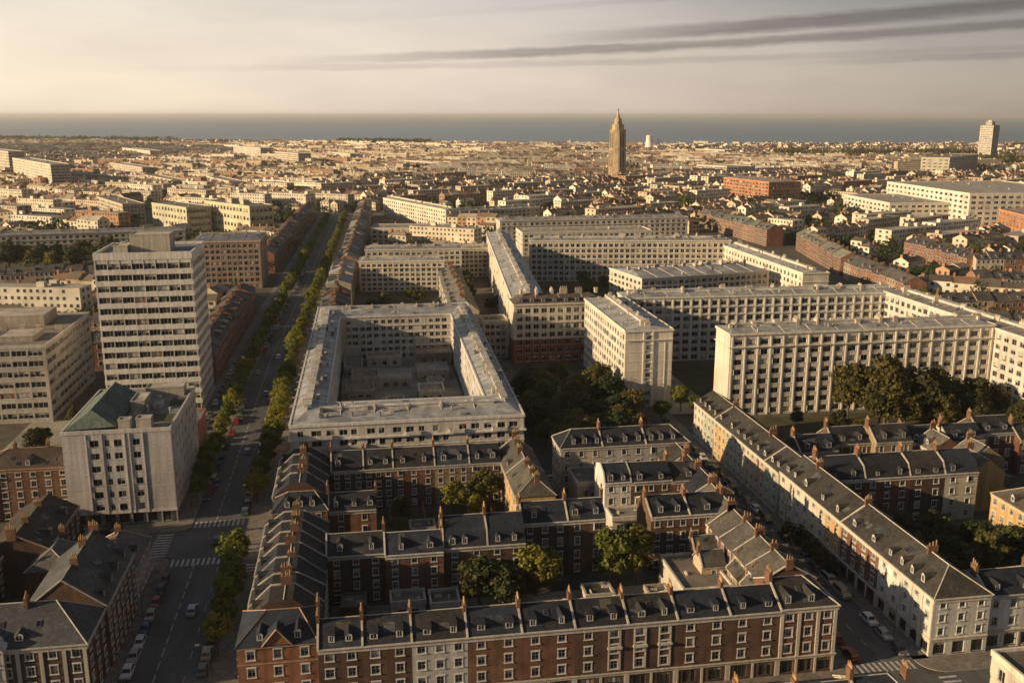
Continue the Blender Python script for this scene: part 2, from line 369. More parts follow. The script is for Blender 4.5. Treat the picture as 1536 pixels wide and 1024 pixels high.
# ------------------------------------------------------------------ terraced house
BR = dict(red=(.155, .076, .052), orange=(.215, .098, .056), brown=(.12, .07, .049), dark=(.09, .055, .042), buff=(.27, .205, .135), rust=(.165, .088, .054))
RD = dict(white=(.60, .57, .52), cream=(.55, .48, .37), grey=(.42, .41, .39), sage=(.40, .42, .33), peach=(.52, .38, .27), ochre=(.48, .31, .13), mauve=(.38, .33, .34))
SL = [(.024, .026, .034), (.030, .030, .034), (.040, .037, .035), (.027, .031, .042)]
def wall_of(c):
    if c in BR: return 'brick_wall', BR[c]
    return 'render_wall', RD[c]
def house(label, x, y, rot, w, d, ze, zr, wall='red', storeys=4, bays=2, ww=1.15, roof='gable', hipl=0, hipr=0, dorm=2, dkind='gable', chim='l', pots=5, cornice=True, shop=False,
          trim=(.46, .42, .36), sidesL=0, sidesR=0, backbays=2, split=False, slate=None, group='terraced houses', name='terraced_house', cat='house', style='sash', sky=0, coping=True, lower=None, pil=False, cheap=False, blind=None, pediment=False, flatw=None, attic=False):
    rt = thing(name, label, cat, (x, y, 0), rot, group)
    mat, colr = wall_of(wall); low = None
    mb = MB(mat, 'render_wall' if mat == 'brick_wall' else 'brick_wall'); pl = []
    g = 3.7 if shop else ze / storeys
    hs = (ze - g) / (storeys - 1)
    zs = [0] + [g + hs * i for i in range(storeys - 1)]; hh = [g] + [hs] * (storeys - 1)
    rows = []
    for i in range(storeys):
        if i == 0 and shop: rows.append((.5, 2.9))
        else: rows.append((zs[i] + hh[i] * .27, zs[i] + hh[i] * (.80 if i < storeys - 1 or not attic else .62)))
    def fac(p0, p1, n, shopf=False, skip=None):
        L = hypot(p1[0] - p0[0], p1[1] - p0[1])
        if n <= 0: return facade(mb, p0, p1, 0, ze, [], [])
        if shopf:
            a = facade(mb, p0, p1, 0, zs[1], rows[:1], cols_for(L, n, min(2.4, L / n * .68)))
            b = facade(mb, p0, p1, zs[1], ze, rows[1:], cols_for(L, n, ww), skip=skip)
            return a + [(q[0], q[1], q[2], q[3], q[4] + 1, q[5]) for q in b]
        return facade(mb, p0, p1, 0, ze, rows, cols_for(L, n, ww), skip=skip)
    sk = (lambda r, c: (r * 7 + c * 3 + int(x)) % 9 == 0) if blind else None
    pl += fac((0, 0), (w, 0), bays, shop, sk); pl += fac((w, 0), (w, d), sidesR, shop and sidesR > 0); nb = len(pl)
    fac_b = fac((w, d), (0, d), 0 if cheap else backbays); pl += fac_b; pl += fac((0, d), (0, 0), sidesL, shop and sidesL > 0)
    e = .28; rmb = MB('slate_roof'); cop = MB('stone_trim'); y0, y1 = -e, d + e
    sc = slate or random.choice(SL); ym = d / 2; k = (zr - ze) / (ym + e)
    zs0 = ze
    if roof == 'gable': prof = [(y0, ze), (ym, zr), (y1, ze)]
    elif roof == 'mansard': prof = [(-.05, ze), (1.5, ze + (zr - ze) * .62), (ym, zr), (d - 1.5, ze + (zr - ze) * .62), (d + .05, ze)]
    elif roof == 'flattop': fw = flatw or .28; prof = [(y0, ze), (d * fw, zr - .15), (d * .62, zr), (y1, ze)]
    def rz(yy):
        for (a, b), (c, f) in zip(prof, prof[1:]):
            if a <= yy <= c: return b + (f - b) * (yy - a) / (c - a)
        return ze
    if hipl or hipr:
        el = e if hipl else 0; er = e if hipr else 0
        A, B, Cc, D = (-el, y0, ze), (w + er, y0, ze), (w + er, y1, ze), (-el, y1, ze); r0, r1 = (hipl, ym, zr), (w - hipr, ym, zr)
        rmb.face([A, B, r1, r0]); rmb.face([Cc, D, r0, r1])
        if hipl: rmb.face([D, A, r0])
        else: mb.face([(0, d, ze), (0, 0, ze), (0, ym, zr)])
        if hipr: rmb.face([B, Cc, r1])
        else: mb.face([(w, 0, ze), (w, d, ze), (w, ym, zr)])
        for a, b in ((r0, r1),) + (((A, r0), (D, r0)) if hipl else ()) + (((B, r1), (Cc, r1)) if hipr else ()):
            cop.tube((a[0], a[1], a[2] + .02), (b[0], b[1], b[2] + .02), .13, .13, 4)
    else:
        for (a, b), (c, f) in zip(prof, prof[1:]): rmb.face([(0, a, b), (w, a, b), (w, c, f), (0, c, f)])
        gp = [(max(0, min(d, a)), b) for a, b in prof]
        mb.face([(0, a, b) for a, b in gp][::-1]); mb.face([(w, a, b) for a, b in gp])
        cop.tube((.02, ym, rz(ym) + .03), (w - .02, ym, rz(ym) + .03), .11, .11, 4)
    if coping and not hipl:
        for (a, b), (c, f) in zip(prof, prof[1:]):
            cop.face([(-.17, a, b + .26), (.17, a, b + .26), (.17, c, f + .26), (-.17, c, f + .26)])
            cop.face([(-.17, c, f), (-.17, a, b), (-.17, a, b + .26), (-.17, c, f + .26)][::-1]); cop.face([(.17, a, b), (.17, c, f), (.17, c, f + .26), (.17, a, b + .26)][::-1])
        a, b = prof[0]; cop.face([(-.17, a, b - .3), (.17, a, b - .3), (.17, a, b + .26), (-.17, a, b + .26)])
    if pediment:
        mb.face([(w * .33, -.02, ze), (w * .67, -.02, ze), (w * .5, -.02, ze + w * .22)])
        rmb.face([(w * .5, -.2, ze + w * .22 + .05), (w * .31, -.2, ze - .05), (w * .31, 2.0, ze + 1.2), (w * .5, 3.2, ze + w * .22 + .05)]); rmb.face([(w * .69, -.2, ze - .05), (w * .5, -.2, ze + w * .22 + .05), (w * .5, 3.2, ze + w * .22 + .05), (w * .69, 2.0, ze + 1.2)])
        cop.tube((w * .31, -.2, ze), (w * .5, -.2, ze + w * .22 + .1), .14, .14, 4); cop.tube((w * .69, -.2, ze), (w * .5, -.2, ze + w * .22 + .1), .14, .14, 4)
    colr = tint(colr, .85, 1.12)
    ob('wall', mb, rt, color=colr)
    ro = ob('roof', rmb, rt, color=tint(sc, .8, 1.2))
    if not (hipl or hipr) and roof == 'gable':      # repaired patches of newer and mossy slate
        for i in range(random.choice((1, 2, 3))):
            a_, b_ = U(.3, w - 2.2), U(0.2, d * .3); wd, hd = U(1, 2.6), U(.8, 1.8); sl_ = (zr - ze) / (ym + e); yb = min(b_ + hd, ym - .1)
            q = MB('slate_roof'); q.face([(a_, b_, ze + (b_ + e) * sl_ + .02), (min(a_ + wd, w - .2), b_, ze + (b_ + e) * sl_ + .02), (min(a_ + wd, w - .2), yb, ze + (yb + e) * sl_ + .02), (a_, yb, ze + (yb + e) * sl_ + .02)]); ob('roof_patch', q, ro, color=random.choice([(.09, .088, .09), (.03, .03, .034), (.075, .07, .05), (.05, .055, .065)]))
    if not cheap and rnd() < .8:                   # back extension in the yard
        ew = w * U(.35, .55); eh = ze * U(.3, .62); ed = U(2.5, 4.5); x0_ = U(.2, w - ew - .2)
        q = MB(mat, 'slate_roof'); q.box(x0_, x0_ + ew, d, d + ed, 0, eh, 0, 'tfb'); q.face([(x0_ - .1, d, eh + 1.0), (x0_ - .1, d + ed + .15, eh - .02), (x0_ + ew + .1, d + ed + .15, eh - .02), (x0_ + ew + .1, d, eh + 1.0)][::-1], 1); q.face([(x0_, d, eh), (x0_, d + ed, eh), (x0_, d, eh + .95)][::-1]); q.face([(x0_ + ew, d, eh), (x0_ + ew, d + ed, eh), (x0_ + ew, d, eh + .95)])
        ob('back_extension', q, rt, color=tint(colr, .7, 1.1))
    if cop.f: ob('coping', cop, ro, color=trim)
    cr = MB('stone_trim'); fa = MB('stone_trim')
    if cornice:
        for (a, b, c) in ((ze - .85, ze - .12, .18), (ze - .12, ze + .10, .42)):
            cr.box(.004, w - .004, -c, 0, a, b, 0, 'k')
            if sidesL: cr.box(-c, 0, -c, d, a, b, 0, 'r')
            if sidesR: cr.box(w, w + c, -c, d, a, b, 0, 'l')
        if shop:
            for (a, b, c) in ((g - .55, g - .1, .12), (g - .1, g + .08, .3)):
                fa.box(.004, w - .004, -c, 0, a, b, 0, 'k')
                if sidesL: fa.box(-c, 0, -c, d, a, b, 0, 'r')
                if sidesR: fa.box(w, w + c, -c, d, a, b, 0, 'l')
    else:
        cr.box(.004, w - .004, -.1, 0, zs[-1] - .1, zs[-1] + .12, 0, 'k'); cr.box(.004, w - .004, -.22, 0, ze - .3, ze - .02, 0, 'k')
        if sidesL: cr.box(-.1, 0, -.1, d, zs[-1] - .1, zs[-1] + .12, 0, 'r')
    if pil:
        nb_ = bays
        for i in range(nb_ + 1):
            u = min(max(w * i / nb_, .36), w - .36); cr.box(u - .32, u + .32, -.16, 0, g + .08, ze - .85, 0, 'k')
        if sidesL:
            for i in range(sidesL + 1):
                u = min(max(d * i / sidesL, .36), d - .36); cr.box(-.16, 0, u - .32, u + .32, g + .08, ze - .85, 0, 'r')
    if shop:
        for i in range(bays + 1):
            u = min(max(w * i / bays, .25), w - .25); fa.box(u - .22, u + .22, -.1, 0, 0, g - .55, 0, 'k')
    if fa.f: ob('shopfront', fa, rt, color=trim)
    if cr.f: ob('cornice', cr, rt, color=trim)
    put_windows(rt, pl, style, 2, split, 100, (x, y), rot, (0,) if shop else ())
    # dormers on the front slope
    if roof == 'mansard' and not (hipl or hipr): sl = (zr - ze) * .62 / 1.55; dy = .3
    elif roof == 'flattop': sl = (zr - .15 - ze) / (d * (flatw or .28) + e); dy = .9
    else: sl = k; dy = .9
    for i in range(dorm):
        a = hipl * .6; b = w - hipr * .6
        if pediment and i == 1: continue
        if i and rnd() < .12: continue
        xx = a + (b - a) * (i + .5) / dorm + U(-.45, .45); dk = dkind if rnd() < .7 else random.choice(('gable', 'flat'))
        zz = (ze + sl * (dy + (e if roof != 'mansard' else .05)))
        ob('dormer', dormer(min(sl, 1.6), random.choice((1.0, 1.15, 1.35)), random.choice((1.2, 1.4, 1.5)), dk), ro, (xx, dy, zz - .05), 0, sc)
    if (hipl or hipr or w > 15) and not cheap:
        for i in range(int(w / 4)):
            xx = U(max(hipl, 1) + 1, max(w - max(hipr, 1) - 1, max(hipl, 1) + 1.5)); f_ = U(.25, .6); yy = -e + (ym + e) * f_; o_ = ob('skylight', skylight(), ro, (xx, yy, ze + (zr - ze) * f_ + .02)); o_.rotation_euler = (math.atan(k), 0, 0)
        if w > 15:
            for i in range(2): ob('chimney', chimney(1.8, 1.4, 4), ro, (w * (.3 + .38 * i), ym + U(-.5, .5), zr - .8))
    if cheap is False and rnd() < .4 and not (hipl or hipr) and roof == 'gable' and sky == 0: sky = 1
    for i in range(sky):
        xx = w * (i + .7) / (sky + .4); yy = d * .3; so = ob('skylight', skylight(), ro, (xx, yy, rz(yy) + .01)); so.rotation_euler = (math.atan(k), 0, 0)
    for cc in chim:
        hgt = 1.8 if not cheap else 1.5
        xx = {'l': 0, 'r': w, 'm': w / 2}[cc]; zc = rz(ym) if not (hipl or hipr) else zr
        ob('chimney', chimney(hgt + round(U(0, .8), 1), min(2.0, d * .17) * U(.8, 1.1), max(2, pots - random.choice((0, 1, 2)))), ro, (xx, ym + U(-.3, .6), zc - 1.0))
    return rt
# ------------------------------------------------------------------ apartment slabs
ZN = [(.31, .305, .295), (.35, .34, .325), (.28, .28, .28)]
CREAM = (.59, .555, .50)
def slab(label, P0, P1, d, z, storeys, bays, sideL=0, sideR=0, back=0, ww=1.5, roof='zinc', color=CREAM, name='apartment_block', cat='apartment block', group=None,
         courses='all', piers=False, chim=6, rise=1.6, style='plain', lights=2, lim=100, ledge=.35, roofcol=None, topgap=1.0, base=None, dorm=0, wfrac=(.22, .82), attic=0, small=False, trimf=1.08, ground=None):
    w = hypot(P1[0] - P0[0], P1[1] - P0[1]); rot = atan2(P1[1] - P0[1], P1[0] - P0[0])
    rt = thing(name, label, cat, (P0[0], P0[1], 0), rot, group)
    mb = MB('render_wall'); pl = []; hs = (z - topgap) / storeys
    rows = [(hs * i + hs * wfrac[0], hs * i + hs * wfrac[1]) for i in range(storeys)]
    E4 = [((0, 0), (w, 0), bays), ((w, 0), (w, d), sideR), ((w, d), (0, d), back), ((0, d), (0, 0), sideL)]
    lowb = MB('brick_wall') if base else None
    for a, b, n in E4:
        L = hypot(b[0] - a[0], b[1] - a[1]); cs = cols_for(L, n, min(ww * (1 if style == 'ribbon' else 1.4), L / max(n, 1) * (.9 if style == 'ribbon' else .66)), .8 if n else 0)
        if base:
            k = base[0]; pl += facade(lowb, a, b, 0, hs * k, rows[:k] if n else [], cs)
            q = facade(mb, a, b, hs * k, z, rows[k:] if n else [], cs); pl += q
        else: pl += facade(mb, a, b, 0, z, rows if n else [], cs)
    loop = [(0, 0), (w, 0), (w, d), (0, d)]
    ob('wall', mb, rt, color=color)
    if base: ob('brick_base', lowb, rt, color=base[1])
    tr = MB('stone_trim'); tcol = tuple(min(.8, c * trimf) for c in color)
    if courses == 'all':
        for i in range(1, storeys): ring(tr, loop, hs * i - .06, hs * i + .12, .10)
    elif courses:
        for i in courses: ring(tr, loop, hs * i - .12, hs * i + .16, ledge)
    if piers:
        s = (w - 1.6) / bays
        for i in range(bays + 1): u = .8 + s * i; tr.box(u - .24, u + .24, -.26, 0, 0.2, z - .9, 0, 'k')
    ro_col = roofcol or random.choice(ZN)
    if roof == 'flat':
        ring(tr, loop, z - .55, z + .55, .16, 0, .3)
        rf = MB('flat_roof'); rf.face([(0, 0, z), (w, 0, z), (w, d, z), (0, d, z)]); ro = ob('roof', rf, rt, color=ro_col)
        zc = z
    else:
        ring(tr, loop, z - .35, z + .06, .38)
        if not small: ring(tr, [(-.32, -.32), (w + .32, -.32), (w + .32, d + .32), (-.32, d + .32)], z + .07, z + .42, .0, 0, .24)
        rf = MB('zinc_roof' if roof == 'zinc' else 'slate_roof'); e = .3; h = min(d / 2, 4) if roof == 'zinc' else d / 2
        A, B, C, D = (-e, -e, z + .07), (w + e, -e, z + .07), (w + e, d + e, z + .07), (-e, d + e, z + .07); r0, r1 = (h, d / 2, z + rise), (w - h, d / 2, z + rise)
        rf.face([A, B, r1, r0]); rf.face([C, D, r0, r1]); rf.face([D, A, r0]); rf.face([B, C, r1])
        ro = ob('roof', rf, rt, color=ro_col); zc = z + rise
        if not small:                           # raised zinc ridges between the roof bays
            sm = MB('stone_trim'); n = max(2, int(w / 9)); ribs = []
            for i in range(1, n):
                u = w * i / n
                if h < u < w - h: ribs.append(u)
            sm.face([(-.11, .3, z + .25), (.11, .3, z + .25), (.11, d / 2, z + rise + .22), (-.11, d / 2, z + rise + .22)]); sm.face([(.11, d - .3, z + .25), (-.11, d - .3, z + .25), (-.11, d / 2, z + rise + .22), (.11, d / 2, z + rise + .22)])
            for q in (-.11, .11): sm.face([(q, .3, z + .05), (q, .3, z + .25), (q, d / 2, z + rise + .22), (q, d - .3, z + .25), (q, d - .3, z + .05)])
            sm = sm.mesh('roof_rib')
            for u in ribs: ob('roof_rib', sm, ro, (u, 0, 0), 0, tuple(c * .85 for c in tcol))
    ob('cornice', tr, rt, color=tcol)
    for i in range(chim):
        u = w * (i + .5 + U(-.15, .15)) / chim
        ch_ = ob('chimney', vent(random.choice((0, 1, 1))), ro, (u, d * .5 + U(-1.2, 1.2), zc - .45), pi / 2 if rnd() < .4 else 0, color=tint((.52, .45, .36), .7, 1.1)); ch_.scale = (U(1, 1.5),) * 2 + (U(1.1, 1.8),) if w > 20 else (.6, .6, .6)
    if roof == 'zinc' and not small and d < 25:
        sp_ = MB('render_wall', 'zinc_roof'); y0_, y1_ = d * .5 - .9, d * .5 + 1.1; sp_.box(2.5, w - 2.5, y0_, y1_, z + rise * .55, z + rise + .75, 0, 'tb'); sp_.face([(2.3, y0_ - .2, z + rise + .76), (w - 2.3, y0_ - .2, z + rise + .76), (w - 2.3, y1_ + .2, z + rise + .8), (2.3, y1_ + .2, z + rise + .8)], 1); ob('roof_spine', sp_, ro, color=tint(tcol, .8, .95))
    if roof == 'zinc':
        for i in range(int(w / 5)):
            y_ = U(1.2, d - 1.2); ob('vent', vent(random.choice((0, 2, 2, 3, 3))), ro, (U(2, w - 2), y_, z + .1 + rise * (1 - abs(y_ - d / 2) / (d / 2)) - .15), random.choice((0, pi / 2)), color=random.choice([(.5, .46, .4), (.25, .25, .26), (.14, .14, .15)]))
    for i in range(dorm):
        ob('dormer', dormer(1.0, kind='flat'), ro, (w * (i + .6) / (dorm + .2), .9, z + .5), 0, (.1, .1, .1))
    put_windows(rt, pl, style, lights, False, lim, P0, rot)
    return rt, ro
def roof_box(ro, label_name, x0, x1, y0, y1, z0, z1, col):
    b = MB('render_wall', 'flat_roof'); b.box(x0, x1, y0, y1, z0, z1, 0, 'bt'); b.face([(x0 + .2, y0 + .2, z1 - .25), (x1 - .2, y0 + .2, z1 - .25), (x1 - .2, y1 - .2, z1 - .25), (x0 + .2, y1 - .2, z1 - .25)], 1)
    ring(b, [(x0, y0), (x1, y0), (x1, y1), (x0, y1)], z1 - .4, z1, .08, 0, .2)
    return ob(label_name, b, ro, color=col)
# tall tower block beside the boulevard
def tower_block():
    x0, y0, w, d, z = -86, 333, 31, 28, 55
    rt = thing('tower_block', 'tall cream tower block with long strips of windows, beside the tree lined boulevard', 'tower block', (x0, y0, 0))
    mb = MB('render_wall'); n = 14; hs = (z - 2.4) / n
    rows = [(hs * i + hs * .38, hs * i + hs * .90) for i in range(n)]
    pl = facade(mb, (0, 0), (w, 0), 0, z, rows, cols_for(w, 8, 3.62, .4)); pl += facade(mb, (w, 0), (w, d), 0, z, rows, cols_for(d, 7, 3.2, .8))
    facade(mb, (w, d), (0, d), 0, z, [], []); facade(mb, (0, d), (0, 0), 0, z, [], [])
    ob('wall', mb, rt, color=(.60, .57, .525))
    t = MB('stone_trim'); lp = [(0, 0), (w, 0), (w, d), (0, d)]
    for i in range(n): ring(t, lp, hs * i - .25, hs * i + hs * .36, .12)
    ring(t, lp, z - 1.5, z + .9, .14, 0, .4)
    for i in range(9): u = .4 + 30.2 * i / 8; t.box(u - .07, u + .07, -.10, 0, .3, z - 1.6, 0, 'k')
    ob('spandrel', t, rt, color=(.66, .625, .575))
    r = MB('flat_roof'); r.face([(0, 0, z), (w, 0, z), (w, d, z), (0, d, z)]); ro = ob('roof', r, rt, color=(.16, .18, .20))
    roof_box(ro, 'lift_housing', 10, 23, 8, 17, z, z + 6, (.48, .43, .36)); roof_box(ro, 'plant_room', 5, 9.6, 6, 12, z, z + 2.6, (.5, .44, .36))
    for i in range(9): ob('vent', vent(i % 3), ro, (U(3, 28), U(19, 26), z), U(0, 3), (.4, .38, .35))
    put_windows(rt, pl, 'ribbon', 3, False, 100, (x0, y0))
tower_block()
# pale panel block at the crossing
def panel_block():
    x0, y0, w, d, z = -73, 238, 25.6, 38, 24.7
    rt = thing('panel_block', 'pale grey panel apartment block with a green pitched roof beside a roof terrace', 'apartment block', (x0, y0, 0))
    mb = MB('render_wall'); pl = []; g = 3.4; hs = (z - g - 1.2) / 6
    rows = [(g + hs * i + hs * .22, g + hs * i + hs * .72) for i in range(6)]
    facade(mb, (0, 0), (w, 0), g, z, [], []) if 0 else None
    cs = [(6.3, 8.5), (9.9, 11.0), (12.0, 13.9), (16.4, 18.2)]
    pl += facade(mb, (0, 0), (w, 0), g, z, rows, cs)
    pl += facade(mb, (w, 0), (w, d), g, z, rows, cols_for(d, 9, 1.5, 1), skip=lambda r, c: (r + c) % 5 == 4)
    facade(mb, (w, d), (0, d), g, z, [], []); facade(mb, (0, d), (0, 0), g, z, [], [])
    mb.face([(0, 0, g), (0, d, g), (w, d, g), (w, 0, g)])
    ob('wall', mb, rt, color=(.47, .445, .43))
    b = MB('render_wall', 'window_glass'); i_ = .9
    b.prism([(i_, i_), (w - i_, i_), (w - i_, d - i_), (i_, d - i_)], 0, g, 0, False)
    for k in range(7): u = 1.6 + k * 3.3; b.face([(u, i_ - .03, .5), (u + 2.4, i_ - .03, .5), (u + 2.4, i_ - .03, 2.9), (u, i_ - .03, 2.9)], 1)
    for k in range(8): u = .1 + 3.6 * k; b.box(u, u + .35, .1, .45, 0, g, 0, 'tb')
    ob('ground_floor', b, rt, color=(.34, .32, .31))
    t = MB('stone_trim')
    for k in range(1, 6): ring(t, [(0, 0), (w, 0), (w, d), (0, d)], g + hs * k - .05, g + hs * k + .07, .05)
    for u in (5.6, 9.3, 14.6, 15.7, 18.9): t.box(u - .12, u + .12, -.22, 0, g, z - .6, 0, 'k')
    ring(t, [(0, 0), (w, 0), (w, d), (0, d)], g - .15, g + .5, .12); ring(t, [(0, 0), (w, 0), (w, d), (0, d)], z - .5, z + .45, .14, 0, .3)
    ob('panel_joint', t, rt, color=(.50, .475, .455))
    r = MB('flat_roof'); r.face([(.01, .01, z), (w - .01, .01, z), (w - .01, d - .01, z), (.01, d - .01, z)]); tr = ob('terrace', r, rt, color=(.19, .19, .16))
    g2 = MB('slate_roof', 'render_wall'); a, c, e, f = .5, 12.5, 3, 30; rx = 6.4; zr = z + 4.6
    g2.face([(a, e - 2, z + .4), (rx, e + 1, zr), (rx, f, zr), (a, f, z + .4)]); g2.face([(rx, e + 1, zr), (c, e - 2, z + .9), (c, f, z + .9), (rx, f, zr)])
    g2.face([(a, e - 2, z + .4), (c, e - 2, z + .9), (rx, e + 1, zr)]); g2.face([(a, f, z), (a, f, z + .4), (rx, f, zr), (c, f, z + .9), (c, f, z)][::-1], 1); g2.face([(c, e - 2, z), (c, f, z), (c, f, z + .9), (c, e - 2, z + .9)], 1)
    ro = ob('roof', g2, rt, color=(.10, .125, .115))
    rg = MB('zinc_roof'); rg.tube((rx, e + 1, zr + .05), (rx, f, zr + .05), .16, .16, 5); ob('ridge_cap', rg, ro, color=(.30, .34, .24))
    for (q, n_) in (((13.2, 16, 1, 3.5, z, z + 2.6), 'roof_kiosk'), ((17.5, 21, .6, 3.4, z, z + 2.9), 'roof_kiosk'), ((13, 16.5, 16, 24, z, z + 3.0), 'plant_room'), ((18.5, 20.5, 18, 21, z, z + 1.6), 'roof_kiosk'), ((14, 24, 30, 34.5, z, z + 2.6), 'plant_room')):
        roof_box(tr, n_, *q, (.42, .38, .33))
    for q in ((17.5, 24.5, 6, 13), (21.5, 25, 20, 28)): mo = MB('lawn'); mo.face([(q[0], q[2], z + .03), (q[1], q[2], z + .03), (q[1], q[3], z + .03), (q[0], q[3], z + .03)]); ob('roof_planting', mo, tr)
    for k in range(7): ob('vent', vent(k % 3), tr, (U(13.5, 24), U(5, 29), z), U(0, 3), (.4, .38, .35))
    put_windows(rt, pl, 'plain', 2, False, 100, (x0, y0))
panel_block()
# apartment block round a closed courtyard
def court_block():
    rt = thing('courtyard_block', 'grey white apartment block closed round a square courtyard, zinc roofs with chimneys', 'apartment block', (0, 0, 0))
    O = [(-20, 254), (44, 254), (47, 421), (-18, 421)]; I = [(-10.5, 274), (35.5, 274), (37.5, 398), (-8.4, 398)]
    z = 18.5; n = 6; hs = (z - .9) / n; mb = MB('render_wall'); pl = []
    rows = [(hs * i + hs * .26, hs * i + hs * .8) for i in range(n)]
    def irregular(L, cnt, seed):
        r = random.Random(seed); cs = []; u = 1.6; st = (L - 3) / cnt
        for i in range(cnt):
            a = 1.5 + st * i + r.uniform(.1, .35) * st; cs.append((a, min(a + r.choice((1.6, 2.2, 2.6, 3.0)), 1.5 + st * (i + 1) - .2)))
        return cs
    def side(a, b, cnt, seed, dense=True):
        L = hypot(b[0] - a[0], b[1] - a[1]); r = random.Random(seed + 50); hol = {(i, j) for i in range(n) for j in range(cnt) if r.random() < .1}
        return facade(mb, a, b, 0, z, rows, irregular(L, cnt, seed), skip=lambda i, j: (i, j) in hol)
    pl += side(O[0], O[1], 17, 1); facade(mb, O[1], O[2], 0, z, [], []); facade(mb, O[2], O[3], 0, z, [], []); pl += side(O[3], O[0], 30, 5)
    pl += side(I[3], I[2], 15, 2)                         # inner wall that faces the camera
    pl += side(I[2], I[1], 26, 3); pl += side(I[0], I[3], 26, 4); facade(mb, I[1], I[0], 0, z, [], [])
    ob('wall', mb, rt, color=(0.564, 0.528, 0.480))
    t = MB('stone_trim')
    for i in (n - 1,): ring(t, O, hs * i - .3, hs * i + .15, .55)
    for i in range(1, n - 1): ring(t, O, hs * i - .12, hs * i + .1, .16)
    J = [I[0], I[3], I[2], I[1]]
    for i in range(1, n): ring(t, J, hs * i - .3, hs * i + .1, .28)
    ring(t, O, z - .3, z + .5, .25, 0, .3); ring(t, J, z - .3, z + .45, .3, 0, .2)
    ob('balcony_band', t, rt, color=(0.624, 0.588, 0.540))
    rf = MB('zinc_roof'); mid = [((O[i][0] * .55 + I[i][0] * .45), (O[i][1] * .55 + I[i][1] * .45)) for i in range(4)]
    for i in range(4):
        j = (i + 1) % 4
        rf.face([(*O[i], z + .1), (*O[j], z + .1), (*mid[j], z + 1.6), (*mid[i], z + 1.6)]); rf.face([(*mid[i], z + 1.6), (*mid[j], z + 1.6), (*I[j], z + .1), (*I[i], z + .1)])
    ro = ob('roof', rf, rt, color=(.33, .33, .325))
    sm = MB('stone_trim')
    for i in range(4):
        j = (i + 1) % 4; L = hypot(mid[j][0] - mid[i][0], mid[j][1] - mid[i][1]); c = int(L / 8.5)
        a = atan2(mid[j][1] - mid[i][1], mid[j][0] - mid[i][0])
        for k in range(1, c):
            f = k / c; mx, my = mid[i][0] + (mid[j][0] - mid[i][0]) * f, mid[i][1] + (mid[j][1] - mid[i][1]) * f
            nx, ny = -sin(a), cos(a); lw = 5.2
            q = [(mx - nx * lw, my - ny * lw, z + .45), (mx, my, z + 1.95), (mx + nx * lw, my + ny * lw, z + .45)]
            sm = MB('stone_trim'); sm.tube(q[0], q[1], .13, .13, 4); sm.tube(q[1], q[2], .13, .13, 4); ob('roof_rib', sm, ro, color=(.36, .355, .35))
            ob('chimney', vent(1 if k % 3 else 0), ro, (mx + nx * U(-1, 1), my + ny * U(-1, 1), z + 1.2), a + pi / 2, (.45, .39, .32))
            if k % 2: ob('chimney', vent(k % 3), ro, (mx + nx * U(1, 3) + cos(a) * 3, my + ny * U(1, 3) + sin(a) * 3, z + .9), a, (.45, .40, .34))
        sp_ = MB('render_wall', 'zinc_roof'); sp_.box(3.5, L - 3.5, -.9, .9, .9, 2.3, 0, 'tb'); sp_.face([(3.3, -1.1, 2.31), (L - 3.3, -1.1, 2.31), (L - 3.3, 1.1, 2.35), (3.3, 1.1, 2.35)], 1); ob('roof_spine', sp_, ro, (*mid[i], z), a, (.5, .46, .41))
        sm = MB('stone_trim'); sm.tube((*mid[i], z + 1.65), (*mid[j], z + 1.65), .13, .13, 4); ob('ridge', sm, ro, color=(.36, .355, .35))
    put_windows(rt, pl, 'plain', 2, False, 100, (0, 0))
    for i in range(70):
        e = random.randrange(4); j = (e + 1) % 4; f, g_ = U(.08, .92), U(.1, .9); A = [(O[e][q] + (O[j][q] - O[e][q]) * f) for q in (0, 1)]; B = [(I[e][q] + (I[j][q] - I[e][q]) * f) for q in (0, 1)]
        ob('vent', vent(random.choice((0, 2, 2, 3, 3))), ro, (A[0] + (B[0] - A[0]) * g_, A[1] + (B[1] - A[1]) * g_, z + .05 + 1.5 * (1 - abs(g_ - .45) / .55)), random.choice((0, pi / 2)), random.choice([(.5, .46, .4), (.25, .25, .26), (.14, .14, .15)]))
    bl = MB('stone_trim', 'lamp_metal')
    for i in range(1, n):
        for q in range(5):
            u = -16 + 12 * q + (i % 2) * 3
            if rnd() < .75:
                bb_ = MB('stone_trim'); bb_.box(0, 4.2, -1.1, 0, 0, .16, 0, 'k'); bb_.box(0, 4.2, -1.1, -1.02, .16, 1.0); bb_.box(0, .08, -1.02, 0, .16, 1.0, 0, 'k'); bb_.box(4.12, 4.2, -1.02, 0, .16, 1.0, 0, 'k'); ob('balcony', bb_, rt, (u, 254 - .02, hs * i + .12), 0, (.55, .52, .48))
    return rt
court_block()
def small_box(name, label, cat, x0, x1, y0, y1, z, color, roofcol, rows=0, bays=0, group=None, sideL=0):
    rt, ro = slab(label, (x0, y0), (x1, y0), y1 - y0, z, max(1, rows), bays, sideL, 0, 0, 1.2, 'flat', color, name, cat, group, courses=None, chim=2, roofcol=roofcol)
    return rt, ro
